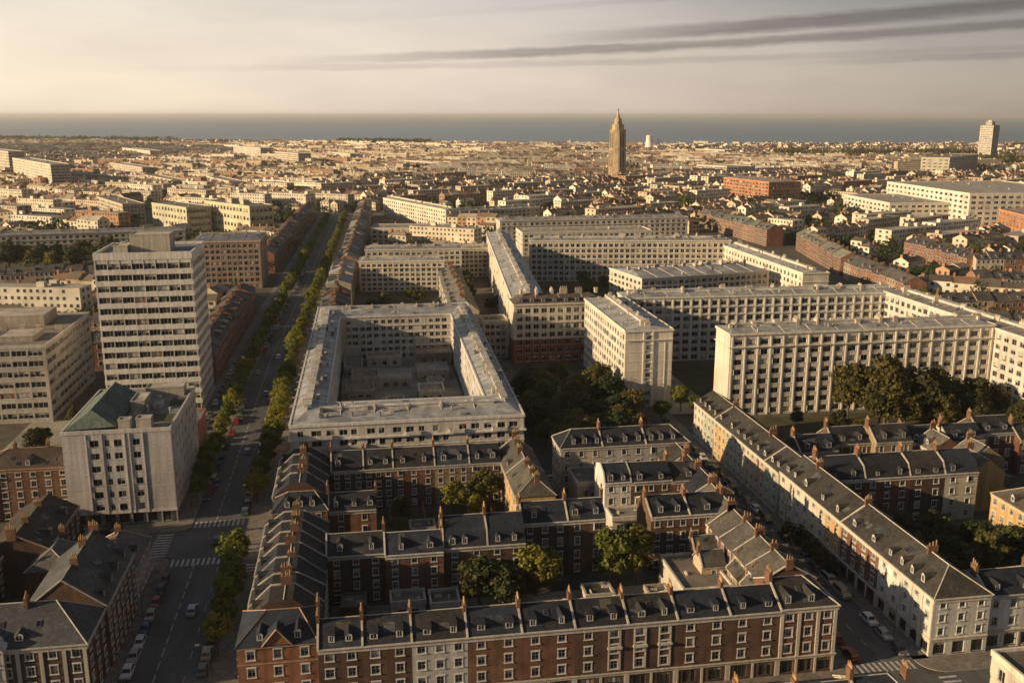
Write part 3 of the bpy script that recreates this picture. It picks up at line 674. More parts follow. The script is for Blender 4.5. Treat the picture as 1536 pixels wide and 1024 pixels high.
# low sheds in the courtyard
for i, (x0, x1, y0, y1, z, l) in enumerate([(-6, 4, 340, 348, 3.2, 'low grey flat roofed shed in the courtyard, beside the west wing'), (6, 18, 352, 362, 4.2, 'wide grey flat roofed workshop in the middle of the courtyard'), (20, 29, 336, 346, 3, 'low pale shed in the courtyard, below the sunlit wing'), (8, 14, 326, 332, 2.8, 'smallest grey shed in the courtyard, nearest the front wing'), (-7, 0, 372, 392, 3.4, 'long pale annex along the west wing in the courtyard'), (22, 36, 384, 394, 5.0, 'pale annex with dark windows below the back wing of the courtyard'), (2, 16, 386, 395, 4.0, 'brown roofed annex under the back wing of the courtyard'), (29, 35.5, 300, 325, 3.0, 'long shed at the foot of the sunlit courtyard wing'), (-8.5, -3, 300, 320, 3.2, 'narrow shed along the shaded west side of the courtyard'), (21, 33, 362, 374, 3.6, 'square pale workshop in the courtyard toward the back wing'), (-4, 6, 352, 364, 4.4, 'tall pale store in the courtyard beside the wide workshop'), (0, 9, 312, 318, 2.6, 'low pale garage row in the courtyard near the smallest shed'), (17, 25, 318, 326, 3.0, 'brown garage in the courtyard between smallest shed and sunlit wing'), (24, 30, 350, 357, 2.4, 'little pale kiosk in the middle of the courtyard')]):
    small_box('courtyard_shed', l, 'shed', x0, x1, y0, y1, z, random.choice([(.36, .32, .29), (.5, .46, .4), (.3, .22, .17)]), random.choice([(.2, .19, .18), (.34, .31, .28), (.26, .2, .16)]), 1, 3, 'sheds in the courtyard')
G1 = 'cream apartment blocks of the central quarter'
# slab on the square with its blank end
slab('narrow cream slab block whose blank end wall with one column of windows faces the camera', (90, 376), (90, 315), 17, 27.5, 8, 17, 0, 0, 0, 1.5, group=G1, rise=1.5, chim=9, courses='all', color=(0.624, 0.570, 0.480))
def end_windows():
    o = [q for q in bpy.data.objects if q.get('label', '').startswith('narrow cream slab block')][0]
    # end wall (local x = w = 61, facing the camera): a central shaft column
    t = MB('stone_trim'); t.box(61, 61.35, 6.4, 7.0, 0, 27.2, 0, 'l'); t.box(61, 61.35, 9.6, 10.2, 0, 27.2, 0, 'l'); t.box(61, 61.2, 14.2, 14.5, 0, 24.5, 0, 'l'); t.box(61, 61.5, -.0, 17, 24.0, 24.4, 0, 'l')
    ob('end_pilaster', t, o, color=(0.660, 0.600, 0.504))
    for i in range(8):
        ob('window', win(1.9, 1.7, 'sash', 2)['both'][i % 4], o, (61.3, 8.3, 1 + i * 3.3), pi / 2)
end_windows()
slab('cream corner building with a brown mansard roof, white upper floors and brick lower floors', (62, 383), (101, 383), 13, 24.5, 7, 11, 0, 0, 0, 2.0, 'slate', (.56, .50, .42), group=G1, rise=3.6, chim=6, roofcol=(.10, .075, .065), dorm=8, base=(3, (.26, .10, .06)), courses=(3, 5))
slab('long cream wing with ribbed zinc roof running seaward from the brown mansard roof', (83, 625), (63.2, 397), 14, 25, 7, 34, 0, 0, 0, 1.6, group=G1, rise=2.2, chim=12, color=(0.672, 0.600, 0.492))
slab('long cream block with three storey grid of windows, behind the freestanding grid slab', (107, 377), (226, 372), 13, 27, 8, 30, 0, 0, 0, 2.0, group=G1, rise=1.6, chim=12, courses=(6, 7), piers=True)
slab('cream wing with a sunlit wall, joining both long slabs at their east end', (219.5, 374), (219.5, 250), 14, 27.3, 8, 30, 0, 0, 0, 1.7, group=G1, rise=1.3, chim=10, courses=(7,), color=(0.572, 0.535, 0.473), roofcol=(.20, .18, .165))
slab('large cream slab with a regular grid of square windows, standing behind the garden trees', (122, 300), (219.3, 300), 13, 28.5, 8, 21, 0, 0, 0, 2.1, group=G1, rise=1.5, chim=13, courses=(7,), piers=True, ledge=.5, color=(0.624, 0.564, 0.474), wfrac=(.2, .76))
slab('long low cream block with two window bands facing the inner garden trees', (104, 581), (226, 563), 14, 25, 7, 36, 0, 0, 0, 1.9, group=G1, rise=1.6, chim=10, courses=(4, 5, 6), color=(0.600, 0.546, 0.462))
slab('cream wing with sunlit flank closing the garden block at its east side', (222, 566), (222, 455), 14, 22, 6, 24, 0, 0, 4, 1.6, group=G1, rise=1.6, chim=7, courses=(5,), color=(0.672, 0.600, 0.492))
slab('deep cream block with many roof chimneys between garden and long grid block', (141, 466), (215, 480), 38, 19.5, 6, 22, 8, 0, 0, 1.8, group=G1, rise=2.2, chim=14, courses=(4, 5), color=(0.624, 0.564, 0.468))
slab('cream block behind the garden block, with stepped roof terraces', (112, 762), (270, 768), 16, 18, 5, 34, 0, 0, 0, 1.9, group=G1, rise=1.4, chim=12, courses=(4,), color=(0.576, 0.528, 0.444))
slab('small cream stepped block standing before the stepped roof terraces', (118, 690), (215, 690), 30, 17, 5, 24, 4, 0, 0, 1.9, group=G1, rise=1.4, chim=9, courses=(4,), color=(0.624, 0.564, 0.480), roof='flat', roofcol=(.3, .27, .22))
slab('cream block facing the camera with balcony bays, behind the gabled garden terraces', (0, 562), (49, 558), 18, 17.5, 6, 15, 0, 0, 0, 1.7, group=G1, chim=5, courses=(5,), color=(0.648, 0.588, 0.480), rise=1.2)
slab('recessed upper terrace block with dark glazing behind the balcony bays block', (4, 585), (62, 582), 18, 21, 7, 17, 0, 0, 0, 2.2, group=G1, chim=5, courses=(6,), color=(0.552, 0.504, 0.420), rise=1.2)
slab('small cream block at the end of the tree filled avenue', (60, 604), (84, 604), 12, 18, 6, 8, 0, 0, 0, 1.7, group=G1, chim=3, courses=(5,), color=(0.660, 0.600, 0.492))
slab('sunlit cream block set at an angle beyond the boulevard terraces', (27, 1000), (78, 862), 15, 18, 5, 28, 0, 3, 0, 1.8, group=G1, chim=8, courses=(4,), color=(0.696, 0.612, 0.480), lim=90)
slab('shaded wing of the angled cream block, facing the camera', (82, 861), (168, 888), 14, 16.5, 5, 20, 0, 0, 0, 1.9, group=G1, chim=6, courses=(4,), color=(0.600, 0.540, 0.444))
slab('low cream annex with dark base beside the angled sunlit block', (10, 780), (78, 770), 30, 12, 3, 14, 0, 0, 0, 2.0, group=G1, chim=3, courses=(2,), color=(0.624, 0.552, 0.444), roof='flat', roofcol=(.28, .25, .2))
o, r = small_box('corner_annex', 'small cream annex with a planted roof garden, squeezed in behind the courtyard block', 'annex', 50.5, 61, 393, 404, 16, (.50, .45, .38), (.2, .18, .13), 5, 4)
mo = MB('lawn'); mo.face([(1.5, 1.5, 16.06), (8, 1.5, 16.06), (8, 8, 16.06), (1.5, 8, 16.06)]); ob('roof_garden', mo, r)
# west side
G2 = 'apartment blocks west of the boulevard'
slab('low wide office slab with dark strip windows and broken up flat roof', (-165, 330), (-103, 330), 55, 26, 7, 12, 0, 11, 0, 4.6, 'flat', (.46, .425, .37), group=G2, chim=10, roofcol=(.20, .175, .15), courses=None, style='ribbon', lights=3, wfrac=(.38, .92))
offr = [q for q in bpy.data.objects if q.get('label', '').startswith('low wide office')][0]
rr_ = [q for q in offr.children if q.name.startswith('roof')][0]
for q in ((8, 20, 30, 46, 26, 29), (24, 38, 12, 24, 26, 28.4), (26, 52, 34, 50, 26, 30), (44, 56, 8, 20, 26, 28), (4, 14, 6, 16, 26, 27.8)): roof_box(rr_, 'roof_shack', *q, (.4, .35, .29))
slab('brown brick apartment block with white balcony frames behind the tall tower block', (-96, 583), (-57, 583), 45, 28, 8, 12, 0, 11, 0, 1.9, 'zinc', (.34, .24, .19), group=G2, rise=2, chim=6, roofcol=(.15, .145, .14), courses='all', trimf=1.7)
slab('sunlit yellow office slab with dark strip windows, beyond the brown brick block', (-132, 885), (-87, 821), 22, 27, 4, 14, 0, 5, 0, 3.2, 'flat', (.60, .54, .37), group=G2, chim=2, roofcol=(.2, .19, .16), courses=None, style='ribbon', lights=2, wfrac=(.36, .84))
yo = [q for q in bpy.data.objects if q.get('label', '').startswith('sunlit yellow')][0]; yr = [q for q in yo.children if q.name.startswith('roof')][0]
roof_box(yr, 'plant_room', 30, 38, 6, 13, 26, 31, (.5, .44, .34)); roof_box(yr, 'plant_room', 52, 58, 6, 12, 26, 31, (.55, .48, .36))
slab('smaller yellow green slab just west of the sunlit yellow office slab', (-180, 905), (-142, 852), 22, 24, 4, 11, 0, 7, 0, 3.0, 'flat', (.50, .47, .34), group=G2, chim=2, roofcol=(.2, .18, .16), courses=None, style='ribbon', wfrac=(.36, .84))
slab('pair of cream slabs in shade, low, west of the yellow green slab', (-262, 1050), (-215, 950), 20, 19, 5, 20, 0, 6, 0, 2, 'flat', (.5, .44, .33), group=G2, chim=3, roofcol=(.2, .18, .16), courses=None)
slab('very long low grey white block with two window bands behind the dark park trees', (-330, 745), (-130, 765), 16, 15, 4, 44, 0, 0, 0, 2.6, 'zinc', (.46, .42, .36), group=G2, chim=10, courses=(1, 2, 3), style='ribbon', rise=1.2)
slab('white tall slab catching the sun at the far west edge of the city', (-520, 1613), (-401, 1388), 24, 36, 9, 26, 0, 6, 0, 4, 'flat', (.66, .58, .47), group=G2, chim=2, roofcol=(.35, .31, .26), courses='all', style='ribbon', lim=60)
slab('second white slab behind the tall sunlit slab at the far west edge', (-640, 1850), (-560, 1720), 24, 42, 9, 16, 0, 5, 0, 4, 'flat', (.60, .52, .43), group=G2, chim=2, roofcol=(.35, .31, .26), courses='all', style='ribbon', lim=40)
FS = [(-566, 2549, -453, 2306, 26, 22, 'long cream slab nearest the sea on the west side of the city'), (-279, 2374, -204, 2221, 26, 30, 'white slab pair, the western one, just west of the boulevard end near the sea'),
      (-160, 2053, -108, 1941, 26, 28, 'white slab pair, the eastern one, close to the boulevard end'), (-420, 1790, -330, 1610, 20, 20, 'cream slab among trees behind the tall white western slab'),
      (-300, 1480, -240, 1350, 18, 16, 'cream low slab between the white pair and the yellow offices'), (-210, 1450, -165, 1330, 18, 15, 'cream low slab with red lower floors near the boulevard'),
      (-60, 2250, -10, 2120, 22, 20, 'cream slab straight beyond the far end of the boulevard'), (90, 1900, 150, 1780, 18, 16, 'cream slab between boulevard end and church tower'),
      (560, 1560, 600, 1480, 40, 20, 'cream slab in shade to the east of the church tower foot'), (820, 2300, 860, 2210, 30, 20, 'cream slab near the harbour, seen past the church tower')]
for (a, b, c, d_, dep, z, l) in FS:
    slab(l, (a, b), (c, d_), dep, z, max(4, int(z / 3.6)), 18, 0, 5, 0, 4, 'flat', random.choice([(.62, .55, .45), (.58, .5, .4), (.66, .6, .5)]), group='far apartment slabs', chim=2, roofcol=(.33, .29, .24), courses=None, lim=30, style='ribbon')
# east side
G3 = 'large blocks of the eastern hospital quarter'
slab('white hospital block with four window rows, the nearer and lower one', (505, 954), (498, 852), 80, 19, 4, 12, 0, 12, 0, 3.4, 'flat', (.66, .60, .50), group=G3, chim=5, roofcol=(.3, .27, .23), courses=None, wfrac=(.28, .74))
slab('taller white hospital block that runs off the east edge of the city view', (567, 979), (555, 815), 130, 30, 6, 18, 0, 18, 0, 3.2, 'flat', (.70, .64, .54), group=G3, chim=5, roofcol=(.34, .31, .27), courses=None, wfrac=(.28, .76))
slab('dark green grey long slab beyond the white hospital with one sunlit end', (915, 1482), (945, 1450), 190, 33, 6, 5, 0, 24, 0, 5, 'flat', (.46, .43, .33), group=G3, chim=3, roofcol=(.2, .19, .16), courses=None, style='ribbon', wfrac=(.3, .7), lim=40)
slab('large orange brick apartment block with white window rows, east of the church tower', (439, 1127), (456, 1033), 42, 27, 7, 14, 0, 9, 0, 2.6, 'zinc', (.42, .19, .10), group=G3, chim=6, roofcol=(.30, .27, .23), courses=(1, 5), trimf=1.7, rise=2.4)
slab('orange brick apartment block at the east edge of the view, below the hospital', (575, 800), (545, 690), 40, 17, 4, 14, 0, 8, 0, 2.0, 'zinc', (.44, .21, .11), group=G3, chim=5, roofcol=(.2, .18, .16), courses=(1,), trimf=1.7, rise=3)
def far_tower():
    x, y = 1296, 1850; rt = thing('round_tower', 'lone pale high rise tower near the sea at the east', 'tower block', (x, y, 0), .5)
    mb = MB('render_wall'); w, z, n = 27, 80, 22; hs = z / n; pl = []
    rows = [(hs * i + 1.2, hs * i + 2.7) for i in range(n)]
    for a, b in (((0, 0), (w, 0)), ((w, 0), (w, w)), ((w, w), (0, w)), ((0, w), (0, 0))): pl += facade(mb, a, b, 0, z, rows, cols_for(w, 5, 4.4, 1), depth=.8)
    ob('wall', mb, rt, color=(0.600, 0.540, 0.456)); r = MB('flat_roof'); r.face([(0, 0, z), (w, 0, z), (w, w, z), (0, w, z)]); ro = ob('roof', r, rt, color=(.3, .28, .25))
    roof_box(ro, 'lift_housing', 7, 20, 7, 20, z, z + 7, (.4, .36, .31)); t = MB('stone_trim'); t.cyl(13.5, 13.5, 5, z + 7, z + 10, 8); ob('water_tank', t, ro, color=(0.600, 0.540, 0.456)); put_windows(rt, pl, 'ribbon', 2, False, 80, (x, y), .5)
far_tower()
# church tower
def church():
    rt = thing('church_tower', 'slender brown concrete church tower with stepped octagonal spire above the roofs', 'church tower', (394, 1451, 0), .35)
    def oct(r, k=.55): return [(r, -r * k), (r, r * k), (r * k, r), (-r * k, r), (-r, r * k), (-r, -r * k), (-r * k, -r), (r * k, -r)]
    def taper(b, r0, r1, z0, z1, k=.55):
        A, B = oct(r0, k), oct(r1, k)
        for i in range(8):
            j = (i + 1) % 8; b.face([(*A[i], z0), (*A[j], z0), (*B[j], z1), (*B[i], z1)])
        b.face([(*p, z1) for p in B])
    b = MB('church_concrete'); taper(b, 12.2, 11.4, 0, 50); taper(b, 11.4, 10.6, 50, 78); ring(b, oct(10.7), 76.5, 78.6, .4); ring(b, oct(11.5), 49, 50.5, .3); ob('shaft', b, rt)
    for i in range(4):
        a = i * pi / 2; c, s_ = cos(a), sin(a)
        for q in (-5.2, 0, 5.2):
            rb = MB('church_concrete'); rb.tube((12.4, q, 0), (10.9, q * .9, 79), .8, .65, 4); ob('rib', rb, rt, (0, 0, 0), a)
        for q in (-2.6, 2.6):
            lv = MB('dark_frame')
            def rad(z): return 12.2 - .8 * z / 50 + .14 if z <= 50 else 11.4 - .8 * (z - 50) / 28 + .14
            for z0, z1 in ((24, 48), (52, 74)): lv.face([(rad(z0), q - .9, z0), (rad(z0), q + .9, z0), (rad(z1), q + .8, z1), (rad(z1), q - .8, z1)])
            ob('louvre', lv, rt, (0, 0, 0), a)
    sp = MB('church_concrete'); taper(sp, 8.2, 7.6, 78, 86); ring(sp, oct(7.8), 85, 86.5, .3); taper(sp, 5, 4.3, 86, 95); ring(sp, oct(4.4), 94, 95.2, .2); taper(sp, 2.6, 1.9, 95, 101); taper(sp, 1.6, .5, 101, 106)
    for i in range(4):
        a = pi / 4 + i * pi / 2
        sp.tube((8.6 * cos(a), 8.6 * sin(a), 78), (8.4 * cos(a), 8.4 * sin(a), 84), 1.1, .8, 5); sp.tube((5.6 * cos(a), 5.6 * sin(a), 86), (5.4 * cos(a), 5.4 * sin(a), 91), .8, .5, 5)
    ob('spire', sp, rt)
    cr = MB('lamp_metal'); cr.box(-.3, .3, -.3, .3, 105, 110); cr.box(-1.5, -.31, -.25, .25, 107.5, 108.1); cr.box(.31, 1.5, -.25, .25, 107.5, 108.1); ob('cross', cr, rt)
church()
def sail_hall():
    rt = thing('white_hall', 'white curved twin funnel hall near the shore beside the church tower', 'concert hall', (810, 2650, 0), .3)
    for i, (x, r, h) in enumerate(((0, 17, 46), (30, 11, 34))):
        b = MB('render_wall'); n = 16; pr = [(1, 0), (.8, .2), (.62, .45), (.52, .72), (.5, 1)]
        for (a, c), (e, f) in zip(pr, pr[1:]):
            for k in range(n):
                t0, t1 = 2 * pi * k / n, 2 * pi * (k + 1) / n
                b.face([(x + r * a * cos(t0), r * a * sin(t0), h * c), (x + r * a * cos(t1), r * a * sin(t1), h * c), (x + r * e * cos(t1), r * e * sin(t1), h * f), (x + r * e * cos(t0), r * e * sin(t0), h * f)])
        b.face([(x + r * .5 * cos(2 * pi * k / n), r * .5 * sin(2 * pi * k / n), h - 3) for k in range(n)]); ob('funnel', b, rt, color=(.8, .77, .72))
sail_hall()
# ------------------------------------------------------------------ terraces near the camera
HL = pi / 2     # facing +x ; -HL faces -x
GF = 'front terrace of brick townhouses'
house('orange brick corner townhouse with hipped slate roof and a small carved gable, by the boulevard', -22.6, 151.6, 0, 13.4, 12.5, 13, 16.3, 'orange', 4, 3, 1.3, hipl=4.6, hipr=3.2, dorm=3, chim='r', cornice=False, split=True, sidesL=4, group=GF, pediment=True, trim=(.33, .22, .15), coping=False, slate=SL[3])
bx = [-9.1, -1.7, 6.6, 16.1, 25.6, 35.0, 44.5, 53.6, 63.4, 72.9, 83.9]
fr = [('dark', 'dark brick townhouse with stone parapet, next to the orange corner house', 2, 2), ('dark', 'dark brick townhouse between the brick one by the corner house and the white painted one', 2, 2), ('grey', 'white painted townhouse in the middle of the brick front terrace', 3, 2),
      ('rust', 'deep red brick townhouse just east of the white painted front', 2, 2), ('red', 'deep red brick townhouse, second along from the white painted front', 2, 2), ('dark', 'brown brick townhouse with stone brackets over one window column, third from the white front', 2, 2),
      ('dark', 'brown brick townhouse with two bracketed stone window columns, in the front terrace', 2, 2), ('brown', 'brown brick townhouse two doors from the pilastered corner house', 2, 2), ('brown', 'brown brick townhouse adjoining the pilastered corner house', 2, 2)]
for i, (c, l, b, dm) in enumerate(fr):
    h = house(l, bx[i], 149, 0, bx[i + 1] - bx[i], 10, 13, 15.9, c, 4, b, 1.35, dorm=dm, dkind='gable' if i in (4, 6) else 'flat', shop=True, split=True, group=GF, chim='l', pots=6, sky=1 if i in (4, 6) else 0, slate=SL[i % 4], trim=(.46, .42, .36))
    if i in (5, 6):
        t = MB('stone_trim')
        for c_ in ((1, 0) if i == 6 else (1,)):
            u = (bx[i + 1] - bx[i]) * (c_ + .5) / b
            for q in ((-1.15, -.9), (.9, 1.15)): t.box(u + q[0], u + q[1], -.14, 0, 4.2, 12, 0, 'k')
            t.box(u - 1.3, u + 1.3, -.5, 0, 8.5, 8.9, 0, 'k')
        ob('window_surround', t, h, color=(.48, .44, .38))
h = house('corner townhouse of brick with cream stone pilasters and hipped slate roof, ending the front terrace', bx[9], 149, 0, bx[10] - bx[9], 12, 13.3, 16.6, 'red', 4, 3, 1.3, hipr=4.5, dorm=2, shop=True, split=True, sidesR=4, group=GF, pil=True, pots=6, trim=(.52, .47, .40), slate=SL[2])
# wing along the boulevard
GW = 'narrow houses along the boulevard pavement'
for i in range(7):
    y1 = 206 - 6.0 * i
    house('narrow dark slate roofed house on the boulevard, %s south of the lane' % nth(i + 1), -22.4, y1, -HL, 6.0, 13.6, 10.8 + U(-.3, .3), 14.4 + U(-.2, .5), ['red', 'brown', 'dark', 'rust', 'red', 'brown', 'dark'][i], 4, 2, 1.1, roof='flattop', dorm=1, chim='l' if i else 'lr', pots=4, group=GW, flatw=.3, sidesL=0, slate=SL[i % 4])
house('red brick house with hipped roof on the corner of the lane and the boulevard', -21.6, 213.5, 0, 12.4, 9, 11, 14.2, 'orange', 3, 3, 1.1, hipl=3.4, hipr=3, dorm=3, chim='r', cornice=False, group=GW, sidesL=2, coping=False, trim=(.36, .26, .2))
house('low brick house with slate roof, beside the hipped corner house on the lane', -9, 214.5, 0, 11, 9, 10, 13, 'red', 3, 2, 1.1, dorm=3, chim='r', group=GW, slate=SL[1])
for i in range(4):
    house('narrow slate roofed house on the boulevard, %s north of the hipped corner house' % nth(i + 1), -22.2, 229.2 + 6.6 * i, -HL, 6.6, 12.6, 11 + U(-.3, .3), 14.4 + U(-.2, .4), ['brown', 'dark', 'red', 'brown'][i], 4, 2, 1.1, roof='flattop', dorm=1, chim='l', pots=4, group=GW, flatw=.3)
# second rank
GB = 'brick houses round the planted back gardens'
def hrow(specs):
    for s in specs: house(*s[0], **s[1])
K = dict(group=GB)
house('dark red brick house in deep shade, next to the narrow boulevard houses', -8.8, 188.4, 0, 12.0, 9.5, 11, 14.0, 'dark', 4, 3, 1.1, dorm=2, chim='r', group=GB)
house('red brick house with a pale parapet over its windows, second from the boulevard wing', 3.2, 187.2, 0, 12.2, 9.5, 11, 14, 'rust', 4, 3, 1.1, dorm=2, chim='r', group=GB, trim=(.55, .53, .5))
house('brown ivy grown house with a black mansard roof, tall chimney on its west gable', 15.5, 188.5, 0, 9.4, 11.5, 11, 16.0, 'brown', 4, 2, 1.1, roof='mansard', dorm=3, chim='l', group=GB, slate=SL[0])
house('brown brick house with mansard roof, beside the one with the tall chimney', 24.9, 188.5, 0, 8.2, 11.5, 11, 16.0, 'dark', 4, 2, 1.1, roof='mansard', dorm=2, chim='l', group=GB, slate=SL[3])
house('brown brick house with white attic band, behind the round yellow green tree', 33.3, 194, 0, 10.2, 8.4, 13, 16.4, 'dark', 4, 3, 1.1, dorm=2, chim='lr', group=GB, trim=(.58, .54, .46), slate=SL[0], sky=1)
house('brown brick house with white attic band, beside the broad garden tree', 43.5, 194, 0, 8.6, 8.4, 13, 16.4, 'brown', 4, 2, 1.1, dorm=2, chim='r', group=GB, trim=(.58, .54, .46), slate=SL[0])
house('white rendered house with black mansard roof rising behind the broad garden tree', 57.1, 214.4, 0, 6.6, 10, 13, 16.4, 'white', 4, 2, 1.2, roof='mansard', dorm=2, chim='', group=GB, slate=SL[0], cornice=True, trim=(.6, .57, .52))
house('brick house with black mansard roof attached to the white rendered house', 63.7, 214.4, 0, 10.3, 10, 12.8, 16.2, 'brown', 4, 3, 1.1, roof='mansard', dorm=2, chim='r', group=GB, slate=SL[0])
house('brick house with slate roof between the mansard house and the side street', 74, 214.4, 0, 9, 10, 12.5, 15.8, 'red', 4, 2, 1.1, dorm=1, chim='m', group=GB)
house('brick house with cream top storey, dark slate roof and pale west gable', 62.2, 193, 0, 9, 11, 13, 16, 'brown', 4, 3, 1.1, dorm=2, chim='l', group=GB, slate=SL[0], trim=(.56, .50, .42))
house('brick house with cream top storey, adjoining the gabled side street houses', 71.2, 193, 0, 9, 11, 13, 16, 'red', 4, 3, 1.1, dorm=1, chim='lr', group=GB, slate=SL[0], trim=(.56, .50, .42))
bb = [-8.9, -.7, 6.9, 17.7, 26.8, 35.1]
for i, (c, l) in enumerate([('dark', 'dark brick house in the terrace below the courtyard block, next to the boulevard wing'), ('dark', 'dark brick house second from the boulevard in the terrace below the courtyard block'), ('red', 'red brown house in the terrace below the courtyard block, three windows wide'), ('buff', 'buff brick house with arched dormer in the terrace below the courtyard block'), ('brown', 'brown end house of the terrace below the courtyard block, beside the striped roof')]):
    house(l, bb[i], 238.4, 0, bb[i + 1] - bb[i], 8.6, 11, 15, c, 4, 3, 1.1, dorm=2, chim='l', group='brick terrace below the courtyard block', sky=0, pots=5, slate=SL[i % 4])
house('house with a long striped slate roof running away from the camera and one sunlit flank', 35.2, 246.5, -HL, 17, 9.6, 11, 15, 'ochre', 3, 5, 1.0, dorm=2, dkind='flat', chim='l', group=GB, slate=(.08, .073, .063), sidesR=0)
house('shorter house with lit slate roof, continuing the striped roof toward the camera', 35.2, 229.5, -HL, 15.5, 9.6, 11, 15, 'ochre', 3, 4, 1.0, dorm=0, chim='r', group=GB, slate=(.085, .078, .065), hipr=3)
for i, (a, b, l) in enumerate([(51, 62.5, 'pale stone house with hipped slate roof, first behind the white rendered house'), (62.5, 74.5, 'pale stone house with slate roof and arched dormers, between the two other pale stone houses'), (74.5, 86.5, 'pale stone house with slate roof at the corner of the side street')]):
    house(l, a, 237.8, 0, b - a, 10.5, 14, 17.6, 'grey' if i else 'cream', 4, 3, 1.25, hipl=4 if i == 0 else 0, hipr=4 if i == 2 else 0, dorm=3, chim='r' if i < 2 else 'l', group='pale stone terrace facing the gardens', sidesL=4 if i == 0 else 0, slate=SL[i], trim=(.5, .46, .4), coping=i > 0)
small_box('garden_annex', 'low grey annex with flat roof behind the garden wall, by the pale stone terrace', 'annex', 53, 62, 226, 237.2, 8.5, (.36, .33, .30), (.13, .12, .11), 2, 3, GB)
small_box('garden_annex', 'low flat roofed annex with patchy brown roof, between gardens and gabled houses', 'annex', 62.5, 73, 171, 187, 6.4, (.46, .42, .35), (.17, .145, .12), 2, 0, GB)
small_box('garden_annex', 'small cream annex against the white rendered house', 'annex', 57.4, 66, 207.5, 214, 6.6, (.52, .48, .42), (.22, .2, .18), 2, 3, GB)
GS = 'gabled houses on the west side of the side street'
for i in range(6):
    y = 162.5 + 7.2 * i
    house('side street house with sunlit chimney breasts, %s from the pilastered corner house' % nth(i + 1), 86.2, y, HL, 7.2, 11.2, 11.4 + U(-.4, .4), 14.8 + U(-.3, .4), ['brown', 'buff', 'red', 'brown', 'cream', 'red'][i], 3, 2, 1.1, dorm=1, chim='lr' if i % 2 else 'l', pots=4, group=GS, slate=(.085, .077, .066), cornice=False)
    # back wing with its own gable toward the gardens
    if i < 4:
        house('back wing with a steep gable behind the %s side street house' % nth(i + 1), 68.6 + (i % 2), y + .6, 0, 5.4, 5.4, 8, 10.6, ['ochre', 'buff', 'peach', 'brown'][i], 2, 1, 1.0, dorm=0, chim='l', pots=2, group='back wings of the side street houses', cornice=False, slate=(.08, .073, .063), cheap=True) if i > 1 else house('slate roofed back wing with tall chimney, behind the %s side street house' % nth(i + 1), 73.4, y + 6, -HL, 5.6, 4.4, 8.5, 11, ['ochre', 'buff'][i], 2, 1, 1.0, dorm=0, chim='l', pots=2, group='back wings of the side street houses', cornice=False, slate=(.08, .073, .063), cheap=True)
for i in range(3):
    house('slate roofed side street house north of the brick mansard house, %s in its run' % nth(i + 1), 87, 207.5 + 9.5 * i, HL, 9.5, 10, 11.6 + U(-.3, .3), 14.8, ['red', 'cream', 'brown'][i], 3, 3, 1.1, dorm=2, chim='l', group=GS, slate=SL[i])
# east side of the side street
GE = 'long terrace on the east side of the side street'
ys = [150.4, 161.6, 170, 178, 186, 193.5, 201.5, 209.5, 218, 226.5, 236, 245, 254, 263, 272, 281]
ec = [('white', 'cream corner house with hipped slate roof and tall shop openings, facing the crossing', 'white'), ('white', 'cream house with arched openings, next to the hipped corner house'), ('rust', 'red brick house with white window surrounds, next to the cream arched house'), ('red', 'red brick house, second of the brick pair beyond the cream arched house'),
      ('ochre', 'ochre house catching the low sun above the dark street trees'), ('cream', 'cream house next to the ochre sunlit one'), ('white', 'white house with tall shutters, two doors from the ochre sunlit one'), ('cream', 'cream house just south of the step in the terrace roof'), ('sage', 'pale green grey house just north of the step in the terrace roof'),
      ('peach', 'peach rendered house in the middle of the long terrace'), ('cream', 'cream rendered house between the peach house and a green grey one'), ('sage', 'green grey house with tall windows, north half of the terrace'), ('ochre', 'ochre striped house near the north end of the terrace'), ('sage', 'second house from the north end of the terrace, pale green'), ('cream', 'cream end house with white gable at the north end of the terrace')]
for i, e in enumerate(ec):
    w = ys[i + 1] - ys[i]; first = i == 0
    house(e[1], 104 + (0 if i < 8 else -.5), ys[i + 1], -HL, w, 11.8, 12.0 if i < 8 else 11.6, 16 if i < 8 else 15.4, e[0], 4, 3 if w > 8.8 else 2, 1.25, hipr=5.2 if first else 0, dorm=2 if w > 8 else 1, dkind='flat' if i % 3 else 'gable', shop=i < 6, chim='l' if first or i % 3 == 0 else '', pots=5, sidesR=3 if first else 0,
          group=GE, pil=first, trim=(.56, .50, .41), slate=[(.045, .041, .036), (.05, .045, .04)][i % 2], coping=i in (3, 8, 12), split=i < 4)
for i, (a, b, c, l) in enumerate([(116, 127, 'white', 'pale house with dark blue slate roof, next to the hipped cream corner house'), (127, 138, 'cream', 'cream house with dark slate roof, second east of the hipped corner house'), (138, 150, 'brown', 'brown house with dark slate roof, third east of the hipped corner house')]):
    house(l, a, 151.5, 0, b - a, 10, 11, 14, c, 3, 3, 1.25, dorm=2, shop=True, chim='l', group='houses on the cross street at the crossing', slate=SL[0], split=True, pots=5)
